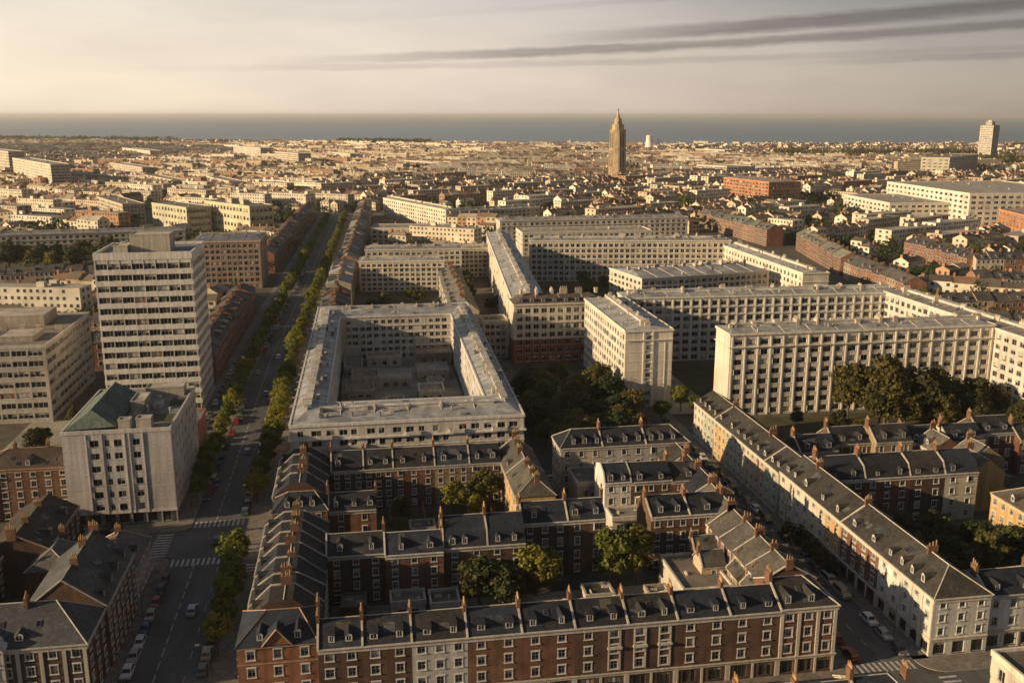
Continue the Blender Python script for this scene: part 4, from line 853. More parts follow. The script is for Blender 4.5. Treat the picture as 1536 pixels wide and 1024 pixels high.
# block inside
GI = 'tall terrace inside the eastern block'
for i, (a, b, c, l) in enumerate([(111, 122, 'brown', 'brick house half hidden behind the side street terrace roof'), (122, 134, 'red', 'red brick house with oval dormer and pale parapet, inside the eastern block'), (134, 143.5, 'dark', 'dark red brick house with tall sunlit chimney gable, inside the eastern block'), (143.5, 152.5, 'cream', 'cream end house with white framed dormers, inside the eastern block')]):
    house(l, a, 208.5, 0, b - a, 11, 12.4, 17, c, 4, 2 if i > 1 else 3, 1.3, roof='mansard', dorm=2, chim='l', group=GI, slate=SL[i % 4], trim=(.5, .46, .4), dkind='gable' if i == 1 else 'flat', hipr=0)
GR = 'slate roofed houses under the garden trees in the east'
for i in range(7):
    house('slate roofed house with clustered chimneys below the grid slab gardens, %s from the west' % nth(i + 1), 117 + 11 * i, 234 + (i % 2) * 2.5, 0, 11, 10, 10.5 + (i % 3) * .8, 14 + (i % 3) * .9, ['brown', 'red', 'buff', 'dark', 'cream', 'brown', 'red'][i], 3, 3, 1.2, dorm=2, chim='l', pots=5, group=GR, slate=SL[i % 4])
for i in range(3):
    house('crosswise house with sunlit slate slope behind the cream end house, %s from the camera' % nth(i + 1), 153 + 6 * (i % 2), 221 + 8.5 * i, -HL, 8.5, 10, 10.5, 14, ['ochre', 'buff', 'red'][i], 3, 2, 1.2, dorm=1, chim='l', pots=4, group=GR, slate=(.11, .1, .085))
house('orange rendered house with brown hipped roof, in sunlight at the east edge', 146, 194, -HL, 12, 24, 13, 16.5, 'ochre', 4, 4, 1.3, hipl=4.5, hipr=4.5, dorm=1, chim='', group=GR, slate=(.10, .085, .07), cornice=True, trim=(.5, .4, .26), coping=False, sidesR=5)
# foreground, south side of the cross street
small_box('corner_house', 'flat roofed cream house in sunlight at the near corner of the crossing', 'house', 103, 122, 106, 132, 12, (.58, .52, .42), (.12, .10, .085), 3, 5, None, 6)
GN = 'near roofs on the south side of the cross street'
for i in range(4):
    house('near slate roof with clustered chimneys seen from above, %s from the crossing' % nth(4 - i), 47 + 9.6 * i, 124.5, 0, 9.6, 9.5, 8.6 + .3 * (i % 2), 11.4 + .4 * (i % 2), ['red', 'brown', 'red', 'cream'][i], 3, 2, 1.2, dorm=0, chim='lr' if i == 3 else 'l', pots=6, group=GN, slate=SL[i % 4], backbays=3, hipr=3 if i == 3 else 0)
# west of the boulevard, near
GV = 'brick houses west of the boulevard'
h = house('big gabled brick house with a steep slate roof, long side on the boulevard pavement', -48, 171.4, HL, 22.5, 14.5, 12.2, 18, 'brown', 4, 7, 1.25, dorm=4, dkind='gable', chim='r', group=GV, slate=(.06, .062, .062), trim=(.4, .36, .3), sidesR=0)
h = house('shaded brick house front with a white gable bay and pale stone pilasters', -82, 159, 0, 33.6, 12.4, 12, 17.4, 'dark', 4, 9, 1.2, dorm=2, chim='l', group=GV, slate=(.055, .057, .062), trim=(.42, .39, .34), hipr=6, sidesR=3, coping=False, pil=True)
g = MB('render_wall', 'slate_roof', 'frame_paint'); g.box(14.5, 20.5, -.9, 0, 0, 12.2, 0, 'kbt'); g.face([(14.5, -.9, 12.2), (20.5, -.9, 12.2), (17.5, -.9, 15)]); g.face([(17.5, -1.1, 15.1), (14.1, -1.1, 12), (14.1, 2, 13.4), (17.5, 3.5, 15.1)], 1); g.face([(20.9, -1.1, 12), (17.5, -1.1, 15.1), (17.5, 3.5, 15.1), (20.9, 2, 13.4)], 1)
ob('gable_bay', g, h, color=(.50, .46, .43))
for zz in (1.2, 4.3, 7.4, 10.3): ob('window', win(1.4, 1.9, 'sash', 2)['both'][0], h, (17.5, -.92 - .24, zz))
house('brick house with mauve patched hipped roof, between the panel block and the gabled house', -48.5, 196, HL, 16, 10.5, 7.6, 11.6, 'mauve', 2, 5, 1.1, hipl=4, hipr=4, dorm=1, chim='', group=GV, slate=(.13, .11, .115), coping=False, cornice=False)
house('small back house with grey hipped roof behind the mauve roofed house', -62, 199, HL, 12, 9, 7.2, 10.6, 'brown', 2, 3, 1.1, hipl=3.5, hipr=3.5, dorm=0, chim='r', group=GV, slate=(.12, .11, .11), coping=False, cornice=False)
house('brown brick tenement with arched windows beside the pale panel block', -95, 245, 0, 21, 14, 13.8, 17, 'rust', 5, 6, 1.2, hipl=5, hipr=3, dorm=1, chim='', group=GV, slate=(.085, .065, .05), cornice=True, coping=False, trim=(.35, .22, .13), attic=True)
house('brown brick tenement at the edge of the view, next to the arched window one', -119, 244, 0, 24, 14, 13, 16.5, 'brown', 4, 7, 1.2, dorm=2, chim='l', group=GV, slate=(.08, .065, .055))
house('dark brick house with flat slate roof below the brown tenements', -90, 213, HL, 20, 12, 9.5, 12.5, 'dark', 3, 5, 1.1, dorm=2, chim='l', group=GV, slate=(.07, .06, .055))
house('brick house with rust brown roof at the edge of the view, below the brown tenements', -68, 205, HL, 24, 13, 9.5, 13, 'dark', 3, 6, 1.1, dorm=2, chim='l', group=GV, slate=(.075, .06, .05), trim=(.35, .25, .18))
house('brick house with pale pediment in the yard west of the gabled house', -77, 186, HL, 18, 11, 9, 12, 'brown', 3, 5, 1.1, dorm=2, chim='lr', group=GV, slate=(.075, .065, .06))
small_box('brick_annex', 'small red brick annex with flat roof behind the pale panel block', 'annex', -58, -47.5, 277, 292, 13, (.30, .13, .08), (.15, .16, .17), 3, 3, GV)
house('cream villa with dark roof among the trees west of the tall tower block', -184, 520, 0, 18, 14, 11, 14, 'mauve', 3, 4, 1.2, hipl=5, hipr=5, dorm=1, chim='', group=GV, coping=False)
def yard_wall(label, x0, y0, x1, y1, h):
    b = MB('brick_wall', 'stone_trim'); L = hypot(x1 - x0, y1 - y0); b.box(0, L, -.14, .14, 0, h, 0, 'bt'); b.box(-.02, L + .02, -.2, .2, h, h + .12, 1)
    tag(ob('yard_wall', b, None, (x0, y0, 0), atan2(y1 - y0, x1 - x0), tint((.17, .09, .06), .7, 1.3)), label, 'wall', 'brick walls between the back yards', 'thing')
for i in range(10): yard_wall('brick yard wall behind the front terrace, %s from the boulevard wing' % nth(i + 1), -2 + i * 9.4, 163.5, -2 + i * 9.4, 172 + (i % 3) * 2.5, 2.0)
yard_wall('long brick garden wall across the back yards of the front terrace', 0, 175.5, 60, 175.5, 2.2)
for i in range(5): yard_wall('brick garden wall below the courtyard block terrace, %s from the boulevard' % nth(i + 1), -3 + i * 8.6, 226, -3 + i * 8.6, 237, 1.9)
for i in range(8): yard_wall('brick garden wall inside the eastern block, %s from the crossing' % nth(i + 1), 116.3, 163 + i * 9, 124, 163 + i * 9, 2.0)
for i, (x, y, w_, d_, z_, c_, l) in enumerate([(4, 181, 7, 5, 3.2, (.42, .39, .36), 'pale lean-to in the shaded yard of the red brick house'), (12, 180, 6, 6, 2.8, (.48, .45, .42), 'white lean-to beside the pale one in the shaded yard'), (-6, 180, 5, 6, 3.4, (.14, .08, .06), 'dark brick outhouse in the yard by the boulevard wing'), (-4, 168, 4, 4, 2.6, (.3, .27, .24), 'little grey outhouse behind the dark brick townhouse'), (8, 166, 4.5, 4, 2.6, (.2, .1, .07), 'little brick outhouse behind the white painted townhouse'), (20, 165, 4, 4, 2.7, (.34, .3, .26), 'little grey outhouse behind the deep red townhouses'), (44, 178, 6, 5, 3, (.4, .36, .3), 'pale garden house between the two bright garden trees'), (57, 174, 4.5, 6, 3.2, (.3, .25, .2), 'brown garden house beside the patchy flat roofed annex'), (10, 217, 6, 5, 3, (.3, .28, .26), 'grey outhouse on the lawn by the lane'), (24, 203, 6, 5, 3.2, (.22, .11, .07), 'brick outhouse behind the mansard houses'), (40, 206, 7, 5, 3.4, (.44, .4, .34), 'pale outhouse behind the houses with white attic band')]):
    small_box('outhouse', l, 'outhouse', x, x + w_, y, y + d_, z_, c_, tint((.13, .12, .11), .6, 1.4), 1, 2, 'outhouses in the back yards')
# ------------------------------------------------------------------ terraces further off: simple houses in rows
FAR = dict(brick=[(.24, .115, .07), (.20, .095, .06), (.29, .15, .09)], cream=[(.56, .49, .38), (.50, .44, .35), (.60, .53, .43)], mixed=[(.26, .13, .08), (.52, .46, .36), (.40, .29, .2), (.58, .51, .41), (.30, .17, .11)])
NROW = [0]
def simple_row(desc, P0, P1, n, d, ze, zr, pal='mixed', roofs=None, rowk='far terraces', wins=True, group=None):
    """n houses side by side, fronts on P0->P1 (outside on the right)"""
    dx, dy = P1[0] - P0[0], P1[1] - P0[1]; L = hypot(dx, dy); rot = atan2(dy, dx); w = L / n; random.seed(int(abs(P0[0] * 7 + P0[1] * 3)) + n)
    for i in range(n):
        x, y = P0[0] + dx * i / n, P0[1] + dy * i / n; z0 = ze + U(-.9, .9); z1 = z0 + (zr - ze) + U(-.5, .7); colr = random.choice(FAR[pal]); colr = tint(colr, .85, 1.12)
        brick = colr[0] > colr[2] * 2.4
        rt = thing('terraced_house', desc % nth(i + 1), 'house', (x, y, 0), rot, group or 'terraced houses further off')
        b = MB('brick_wall' if brick else 'render_wall', 'window_glass', 'frame_paint')
        for a, c in (((0, 0), (w, 0)), ((w, 0), (w, d)), ((w, d), (0, d)), ((0, d), (0, 0))): b.face([(*a, 0), (*c, 0), (*c, z0), (*a, z0)])
        b.face([(0, d, z0), (0, 0, z0), (0, d / 2, z1)]); b.face([(w, 0, z0), (w, d, z0), (w, d / 2, z1)])
        st = max(2, int(z0 / 3.1)); nb = max(2, int(w / 2.6))
        for side in (0, 1):
            for r_ in range(st):
                for k in range(nb):
                    if rnd() < .07: continue
                    u = w * (k + .5) / nb; zz = z0 * (r_ + .28) / st; h_ = z0 / st * .52
                    q = [(u - .85, -.05, zz - .15), (u + .85, -.05, zz - .15), (u + .85, -.05, zz + h_ + .2), (u - .85, -.05, zz + h_ + .2)]; g = [(u - .58, -.09, zz), (u + .58, -.09, zz), (u + .58, -.09, zz + h_), (u - .58, -.09, zz + h_)]
                    if side: q = [(p[0], d - p[1], p[2]) for p in q][::-1]; g = [(p[0], d - p[1], p[2]) for p in g][::-1]
                    b.face(q, 2); b.face(g, 1)
        ob('wall', b, rt, color=colr)
        f = MB('slate_roof'); f.face([(-.02, -.35, z0 - .1), (w + .02, -.35, z0 - .1), (w + .02, d / 2, z1), (-.02, d / 2, z1)]); f.face([(w + .02, d + .35, z0 - .1), (-.02, d + .35, z0 - .1), (-.02, d / 2, z1), (w + .02, d / 2, z1)])
        ro = ob('roof', f, rt, color=random.choice(roofs or [(.07, .07, .07), (.10, .09, .08), (.13, .11, .095), (.16, .12, .09)]))
        ob('chimney', chimney(2.0, 1.8, 3), ro, (0, d / 2 + U(-.5, .5), z1 - .8))
        if rnd() < .6: ob('dormer', dormer(round((z1 - z0) / (d / 2 + .35), 1), kind='flat'), ro, (w / 2, .9, z0 + (z1 - z0) * 1.2 / (d / 2 + .35)), 0, (.1, .1, .1))
simple_row('dark brick house on the west pavement of the boulevard, %s beyond the tall tower block', (-55.5, 372), (-54.5, 520), 14, 12, 12, 15, 'brick', [(.06, .06, .065), (.08, .075, .07)])
simple_row('shaded brick house on the west side of the boulevard, %s beyond the brown brick block', (-54, 640), (-41, 1000), 24, 12, 13, 16, 'brick')
simple_row('slate roofed house on the east side of the boulevard, %s behind the courtyard block', (-17.6, 500), (-18.8, 426), 9, 13, 12.5, 16, 'brick', [(.09, .085, .08), (.07, .07, .072)])
simple_row('zinc roofed house on the east side of the boulevard, %s of the grey roofed run', (-15, 590), (-17.2, 504), 8, 13, 14, 16, 'cream', [(.26, .26, .27), (.22, .22, .23)])
simple_row('house on the east side of the boulevard, %s from its seaward end', (2, 1000), (-13.5, 600), 26, 13, 13, 16, 'mixed', [(.2, .19, .18), (.10, .095, .09)])
simple_row('steep roofed terrace house on the tree filled avenue, %s from its far end', (44.5, 540), (40.5, 426), 15, 12.5, 13.5, 18, 'cream', [(.13, .12, .11), (.11, .105, .1)])
simple_row('orange brick house in the row below the orange brick block, %s from its far end', (311, 859), (315, 712), 13, 14, 13, 17, 'brick', [(.13, .14, .12), (.11, .115, .105)])
simple_row('brick terrace house of the bending row with pale green roofs, %s from its far end', (329, 690), (303, 570), 11, 13, 12, 16, 'brick', [(.22, .22, .17), (.16, .155, .13)])
simple_row('brown terrace house continuing the bending row toward the camera, %s in line', (301, 562), (293, 480), 8, 13, 11, 15, 'mixed', [(.08, .075, .07), (.1, .095, .085)])
simple_row('brick terrace house in the east, %s from the far end of its dark roofed row', (388, 640), (384, 560), 8, 13, 12, 15.5, 'brick', [(.06, .062, .068)])
simple_row('terrace house facing the camera in the east, %s along the dark roofed street', (388, 556), (520, 548), 14, 12, 10.5, 14, 'mixed', [(.06, .06, .066)])
simple_row('low house among trees east of the long slabs, %s in the hedged street', (262, 440), (400, 432), 15, 11, 8.5, 12, 'mixed', [(.07, .065, .062), (.09, .08, .07)])
simple_row('low house in the second hedged street east of the slabs, %s along', (268, 395), (440, 385), 18, 11, 8, 11.5, 'mixed', [(.07, .065, .062), (.09, .08, .07)])
simple_row('low house beside the south gardens east of the slabs, %s along', (262, 350), (420, 340), 16, 11, 8, 11.5, 'mixed', [(.07, .065, .062), (.09, .08, .07)])
simple_row('low house among trees in the far east gardens, %s along', (350, 500), (520, 490), 16, 11, 8.5, 12, 'mixed', [(.075, .07, .066)])
simple_row('small house in the shaded streets west of the tower block, %s in the nearer row', (-260, 600), (-110, 610), 14, 11, 9, 12.5, 'mixed', [(.08, .075, .07), (.1, .09, .08)])
simple_row('small house in the shaded streets west of the tower block, %s in the row behind', (-250, 455), (-110, 450), 14, 11, 9, 12, 'mixed', [(.08, .075, .07), (.1, .09, .08)])
simple_row('house behind the office slab, %s in its row', (-160, 400), (-100, 402), 6, 12, 11, 14, 'mixed', [(.09, .085, .08)])
random.seed(11)
# ------------------------------------------------------------------ ground, roads, water
def poly(name, mat, polys, z):
    b = MB(mat)
    for p in polys: b.face([(*q, z) for q in p])
    return struct(name, b)
def rect(x0, x1, y0, y1): return [(x0, y0), (x1, y0), (x1, y1), (x0, y1)]
coast = [(-9000, 5400), (-5200, 5100), (-3200, 4700), (-1600, 4350), (-600, 3750), (160, 3420), (1000, 3080), (1700, 2960), (2300, 2850), (3300, 2500), (5000, 2300), (9000, 1800)]
cl = []
for (a, b), (c, d) in zip(coast, coast[1:]):
    for k in range(8):
        f = k / 8; cl.append((a + (c - a) * f, b + (d - b) * f + 35 * sin(a * .01 + k * 1.9) + 20 * sin(k * 4.1 + b)))
cl.append(coast[-1])
poly('ground', 'ground_dirt', [[(-9000, -700), (9000, -700)] + cl[::-1]], 0)
poly('sea', 'sea_water', [[(-60000, -3000), (60000, -3000), (60000, 60000), (-60000, 60000)]], -2.5)
def bdx(y): return 0 if y < 400 else (y - 400) * .0285
def strip(x0, x1, y0, y1, step=100):
    n = max(1, int((y1 - y0) / step)); ys = [y0 + (y1 - y0) * i / n for i in range(n + 1)]
    return [(x0 + bdx(y), y) for y in ys][::-1] + [(x1 + bdx(y), y) for y in ys]
# carriageways are sheets 4 mm apart over the ground, pavements are raised slabs with kerbs
poly('boulevard_road', 'asphalt', [strip(-45.6, -29.9, 60, 232), strip(-43.5, -29.9, 232, 1040)], .012)
poly('service_road', 'asphalt', [strip(-53, -45.3, 262, 1000)], .008)
poly('side_street_road', 'asphalt', [rect(88.5, 100.8, 90, 470)], .012)
poly('cross_street_road', 'asphalt', [rect(-29.9, 170, 136.5, 145.2), rect(-130, -43, 217.5, 231.5), rect(-31, 3, 206.8, 212.6)], .016)
poly('avenue_road', 'asphalt', [[(50, 250), (59, 250), (60.5, 400), (64, 560), (54.5, 560), (51.5, 400)]], .012)
poly('yard_paving', 'yard_paving', [rect(-8, 36, 270, 399), rect(-8, 62, 159, 187), rect(101, 121, 305, 372), rect(89, 101, 236, 300), rect(-28, 48, 247.3, 253), rect(-110, -56, 280, 332), rect(104, 150, 136, 150)], .006)
poly('garden_lawn', 'lawn', [rect(50, 88, 252, 345), rect(120, 218, 246, 297), rect(-8, 34, 198, 235), rect(20, 60, 165, 186), rect(110, 215, 484, 560), rect(5, 42, 425, 550), rect(118, 150, 155, 205), rect(-300, -110, 620, 735), rect(110, 215, 320, 368)], .004)
def pave(polys, name='pavement', h=.13):
    b = MB('pavement', 'kerb_stone')
    for p in polys:
        n = len(p)
        for i in range(n): b.face([(*p[i], 0), (*p[(i + 1) % n], 0), (*p[(i + 1) % n], h), (*p[i], h)], 1)
        b.face([(*q, h) for q in p], 0)
        cx, cy = sum(q[0] for q in p) / n, sum(q[1] for q in p) / n
    return struct(name, b)
def corner(x0, x1, y0, y1, r, which):
    """rectangle with one rounded corner (sw se ne nw)"""
    P = []
    for nm, cx, cy, a0 in (('sw', x0 + r, y0 + r, pi), ('se', x1 - r, y0 + r, 1.5 * pi), ('ne', x1 - r, y1 - r, 0), ('nw', x0 + r, y1 - r, .5 * pi)):
        if nm in which: P += [(cx + r * cos(a0 + k * pi / 12), cy + r * sin(a0 + k * pi / 12)) for k in range(7)]
        else: P.append({'sw': (x0, y0), 'se': (x1, y0), 'ne': (x1, y1), 'nw': (x0, y1)}[nm])
    return P
pave([corner(-29.9, -22.4, 146, 206.5, 3, ('nw', 'sw')), corner(-29.9, -22.2, 212.8, 258, 3, ('sw',)), strip(-29.9, -20, 258, 1000), corner(-50, -45.6, 100, 217.3, 2.5, ('ne',)),
      corner(-56, -43.5, 231.8, 262, 3.5, ('se',)), strip(-45.3, -43.5, 262, 1000), strip(-56, -53, 262, 1000), corner(-22.4, 88.3, 145.4, 149.3, 2, ('se',)), corner(84.5, 88.5, 149.3, 300, 1, ()), corner(100.8, 104, 150, 470, 2, ()),
      corner(100.8, 170, 145.4, 151.2, 4, ('sw',)), rect(46, 88.3, 134, 136.4), rect(101, 104, 90, 133), rect(-130, -56, 231.8, 238), [(47.5, 250), (49.8, 250), (51.3, 400), (49, 400)]])
mk = MB('road_paint'); zb = MB('road_paint')
y = 100
while y < 1000:
    x = (-39.6 if y < 232 else -38.0) + bdx(y)
    if not 214 < y < 236: mk.face([(x - .1, y, .022), (x + .1, y, .022), (x + .1 + bdx(y + 3) - bdx(y), y + 3, .022), (x - .1 + bdx(y + 3) - bdx(y), y + 3, .022)])
    y += 4.6 if y < 450 else 4
y = 100
while y < 214: mk.face([(-34.2, y, .022), (-34.08, y, .022), (-34.08, y + 3, .022), (-34.2, y + 3, .022)]); y += 9
for y in range(150, 440, 6): mk.face([(94.5, y, .022), (94.62, y, .022), (94.62, y + 2.5, .022), (94.5, y + 2.5, .022)])
struct('lane_marking', mk)
def zebra(x0, x1, y0, y1, along):
    """stripes run along the traffic; `along` x or y is the direction in which stripes repeat"""
    if along == 'x':
        u = x0
        while u + .55 < x1: zb.face([(u, y0, .024), (u + .55, y0, .024), (u + .55, y1, .024), (u, y1, .024)]); u += 1.15
    else:
        u = y0
        while u + .6 < y1: zb.face([(x0, u, .024), (x1, u, .024), (x1, u + .6, .024), (x0, u + .6, .024)]); u += 1.5
zebra(-43, -30, 233.6, 237.2, 'x'); zebra(-45, -30, 212.2, 215.8, 'x'); zebra(-51, -47, 218, 231, 'y'); zebra(-28.6, -25.8, 207.3, 212.4, 'y'); zebra(88.9, 100.4, 147.2, 150.2, 'x'); zebra(102, 105.5, 137.5, 144.5, 'y'); zebra(-43, -30, 470, 474, 'x')
struct('zebra_crossing', zb)
# ------------------------------------------------------------------ trees
def crown_mesh(seed, rx, rz, clumps, per, leaf, mat, low=.25, spread=.42):
    r = random.Random(seed); b = MB(mat)
    cs = []; lob = [r.uniform(-1, 1) for _ in range(3)]
    for i in range(clumps):
        while 1:
            p = [r.uniform(-1, 1) for _ in range(3)]
            q = math.sqrt(sum(k * k for k in p))
            if .25 < q < 1: break
        if p[2] < -.55: p[2] *= .6
        k = (.55 + .45 * r.random()) / max(q, .45) * q ** .2 * (.72 + .28 * r.random())
        zf = 1 - .25 * max(0, p[2])
        cs.append((p[0] * k * rx * zf * (1 + .25 * lob[0] * p[1]), p[1] * k * rx * zf * (1 + .25 * lob[1] * p[0]), p[2] * k * rz * (1 + .2 * lob[2] * p[0]), r.uniform(.45, 1.35)))
    for cx, cy, cz, s in cs:
        for j in range(per):
            d = [r.gauss(0, 1) for _ in range(3)]; l = math.sqrt(sum(k * k for k in d)) or 1; rad = rx * spread * s * r.random() ** .45
            x, y, z = cx + d[0] / l * rad, cy + d[1] / l * rad, cz + d[2] / l * rad * .75
            sz = leaf * r.uniform(.6, 1.3)
            a = [r.gauss(0, 1) for _ in range(3)]; l2 = math.sqrt(sum(k * k for k in a)); a = [k / l2 for k in a]
            n = (d[0] / l + a[0] * .8, d[1] / l + a[1] * .8, d[2] / l + a[2] * .8 + .5)
            e = (n[1] * a[2] - n[2] * a[1], n[2] * a[0] - n[0] * a[2], n[0] * a[1] - n[1] * a[0]); l3 = math.sqrt(sum(k * k for k in e)) or 1; e = [k / l3 * sz for k in e]
            g = (n[1] * e[2] - n[2] * e[1], n[2] * e[0] - n[0] * e[2], n[0] * e[1] - n[1] * e[0]); l4 = math.sqrt(sum(k * k for k in g)) or 1; g = [k / l4 * sz * .7 for k in g]
            b.face([(x - e[0], y - e[1], z - e[2]), (x + g[0], y + g[1], z + g[2]), (x + e[0], y + e[1], z + e[2]), (x - g[0], y - g[1], z - g[2])])
    return b
def trunk_mesh(seed, h, r0, rx):
    r = random.Random(seed); b = MB('bark'); b.tube((0, 0, -.1), (.1, 0, h * .5), r0, r0 * .75, 7); b.tube((.1, 0, h * .5), (0, .1, h), r0 * .75, r0 * .35, 6)
    for i in range(6):
        a = i * pi / 3 + r.uniform(-.4, .4); z = h * r.uniform(.4, .7); b.tube((0, 0, z), (rx * .6 * cos(a), rx * .6 * sin(a), z + h * r.uniform(.3, .55)), r0 * .45, r0 * .12, 5)
    return b.mesh('trunk')
KIND = {}
def kind(nm, mat, rx, rz, hz, n, clumps=34, per=52, leaf=.34, spread=.42):
    L = []
    for k in range(n):
        L.append((crown_mesh(hash(nm) % 1000 * 0 + len(nm) * 31 + k * 7, rx * (1 + .1 * (k % 3 - 1)), rz, clumps, per, leaf, mat, spread=spread).mesh('crown'), trunk_mesh(k + 3, hz, .04 * hz, rx), hz))
    KIND[nm] = L
kind('street', 'leaf_street', 2.8, 3.5, 5.2, 5, 36, 62, .30, .40)
kind('garden', 'leaf_garden', 4.6, 4.6, 6.5, 4, 46, 64, .42, .36)
kind('autumn', 'leaf_autumn', 4.2, 4.4, 6.5, 4, 44, 56, .42, .38)
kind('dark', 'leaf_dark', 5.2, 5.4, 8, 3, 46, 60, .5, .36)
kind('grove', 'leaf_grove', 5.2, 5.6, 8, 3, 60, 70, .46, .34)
kind('small', 'leaf_dark', 3.2, 3.0, 4.2, 3, 22, 34, .55, .45)
NT = [0]
def tree(k, x, y, s, label, group, z=0.0):
    NT[0] += 1; L = KIND[k]; cr, tr, hz = L[NT[0] % len(L)]
    rt = thing('street_tree' if k == 'street' else 'broadleaf_tree', label, 'tree', (x, y, z), U(0, 6.28), group); rt.scale = (s, s, s * U(.9, 1.12))
    ob('crown', cr, rt, (0, 0, hz)); ob('trunk', tr, rt)
GT = 'street trees on the boulevard'
near = [172, 180, 186, 192.5, 199, 205, 247, 255, 263]
for i, y in enumerate(near): tree('street', -28.9 + U(-.4, .4), y, [1.0, .95, 1.15, 1.2, 1.15, 1.25, 1.15, 1.0, 1.05][i], ('yellow green street tree south of the crossing, %s from the near end of its row' % nth(i + 1)) if i < 6 else ('yellow green street tree north of the crossing, %s on the east pavement' % nth(i - 5)), GT, .1)
y = 272; i = 4
while y < 960:
    tree('street', -28.0 + bdx(y) + U(-.5, .5), y, U(.9, 1.35), 'yellow green street tree north of the crossing, %s on the east pavement' % nth(i), GT, .1); y += U(6.5, 10) if y < 420 else U(9, 13); i += 1
y = 250; i = 1
while y < 960:
    tree('street', -44.4 + bdx(y) + U(-.4, .4), y, U(.85, 1.25), 'street tree between boulevard and service road, %s north of the crossing' % nth(i), GT, .1); y += U(7.5, 11.5) if y < 420 else U(10, 14); i += 1
GG = 'garden trees among the brick houses'
for k, x, y, s, l in [('garden', 35, 186, 1.15, 'round yellow green tree in the back garden, the brightest one behind the front terrace'), ('garden', 52.5, 186.5, 1.25, 'broad garden tree in front of the white rendered house, its bright half'), ('garden', 58, 188, 1.2, 'broad garden tree with grey green crown beside the brick house with cream top storey'),
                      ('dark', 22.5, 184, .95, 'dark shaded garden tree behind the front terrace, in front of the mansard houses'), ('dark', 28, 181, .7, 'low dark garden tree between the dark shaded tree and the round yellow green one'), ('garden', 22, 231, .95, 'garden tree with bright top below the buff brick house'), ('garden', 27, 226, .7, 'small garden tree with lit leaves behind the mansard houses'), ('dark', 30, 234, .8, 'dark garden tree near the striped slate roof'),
                      ('dark', 8, 226, .6, 'small dark tree in the yard by the lane'), ('garden', 14, 206, .6, 'small tree on the lawn behind the red brick house with the pale parapet')]:
    tree(k, x, y, s, l, GG)
pts = [(70, 338), (78, 330), (64, 326), (83, 322), (72, 315), (60, 312), (81, 308), (67, 302), (76, 297), (58, 298), (63, 287), (73, 284), (82, 290), (56, 280), (66, 273), (76, 272), (58, 266), (84, 277), (56, 322), (57, 334), (86, 334), (62, 342), (88, 300), (87, 315), (70, 295), (64, 280), (79, 283), (54, 290), (54, 305), (72, 325), (66, 264), (76, 262)]
for i, (x, y) in enumerate(pts): tree('autumn' if i % 3 else 'dark', x + U(-1, 1), y + U(-1, 1), U(.85, 1.2), 'brown green courtyard tree by the blank ended slab, %s counted toward the camera' % nth(i + 1), 'trees in the square beside the blank ended slab')
for i, (x, y, s) in enumerate([(108.5, 308, .95), (112, 303, .7), (99, 300, .7)]): tree('garden', x, y, s, ['bright green tree at the foot of the blank ended slab', 'smaller green tree beside the bright one at the blank ended slab', 'low green tree at the corner of the blank ended slab'][i], 'trees at the foot of the slab')
for i, (x, y, s) in enumerate([(161, 290, 1.7), (171, 284, 1.9), (178, 290, 1.7), (187, 285, 1.6), (195, 290, 1.5), (204, 285, 1.3), (166, 279, 1.5), (182, 280, 1.5), (174, 277, 1.3), (199, 279, 1.2), (212, 284, 1.0), (168, 277, 1.2), (186, 274, 1.1), (150, 276, .7), (140, 284, .6), (212, 270, 1.0), (204, 262, 1.0), (150, 262, .8), (196, 270, .8)]):
    tree('grove', x, y, s * .86, 'large dark tree before the grid slab, %s from the west edge of its grove' % nth(i + 1), 'grove in the garden of the grid slab')
for i, (x, y, s) in enumerate([(124, 196, .8), (130, 190, .9), (137, 186, .9), (142, 180, .9), (133, 176, .9), (127, 182, .8), (121, 172, .7), (140, 170, .8), (148, 176, .8), (122, 200, .6)]):
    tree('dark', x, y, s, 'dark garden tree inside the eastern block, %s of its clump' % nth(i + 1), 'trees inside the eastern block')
for i, (x, y, s) in enumerate([(100.6, 188, .55), (100.8, 193, .6), (101, 199, .6), (100.6, 205, .5), (100.8, 183, .5)]): tree('small', x, y, s * 1.3, 'dark little street tree under the long terrace, %s from its ochre house' % nth(i + 1), 'street trees on the side street', .1)
for i in range(14): tree('garden' if i % 3 == 0 else 'dark', 125 + i * 6.3 + U(-2, 2), 515 + U(-22, 34), U(.85, 1.25), 'garden tree between the long window band block and the deep block, %s from the west' % nth(i + 1), 'trees in the inner garden')
for i in range(12): tree('garden' if i % 2 else 'dark', 6 + i * 3.1, 470 + U(-30, 70), U(.6, .9), 'tree in the terrace garden behind the courtyard block, %s from the boulevard side' % nth(i + 1), 'trees in the terrace garden')
for i in range(9): tree('dark', 57 + U(-3, 24) + i * .8, 575 - i * 11 + U(-4, 4), U(.6, .85), 'tree on the avenue beside the ribbed zinc wing, %s from its seaward end' % nth(i + 1), 'trees on the avenue')
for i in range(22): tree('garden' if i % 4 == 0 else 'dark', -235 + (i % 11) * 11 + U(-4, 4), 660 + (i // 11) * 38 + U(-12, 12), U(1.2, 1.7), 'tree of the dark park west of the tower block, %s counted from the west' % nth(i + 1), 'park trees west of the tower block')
for i in range(14): tree('garden' if i % 3 == 0 else 'dark', U(-70, -58), 395 + i * 11 + U(-3, 3), U(.7, 1.0), 'yard tree behind the west pavement houses, %s beyond the tall tower block' % nth(i + 1), 'yard trees behind the boulevard houses')
for i in range(7): tree('dark', U(-100, -60), 292 + i * 6, U(.5, .8), 'small yard tree at the foot of the tall tower block, %s from the camera' % nth(i + 1), 'yard trees at the tower')
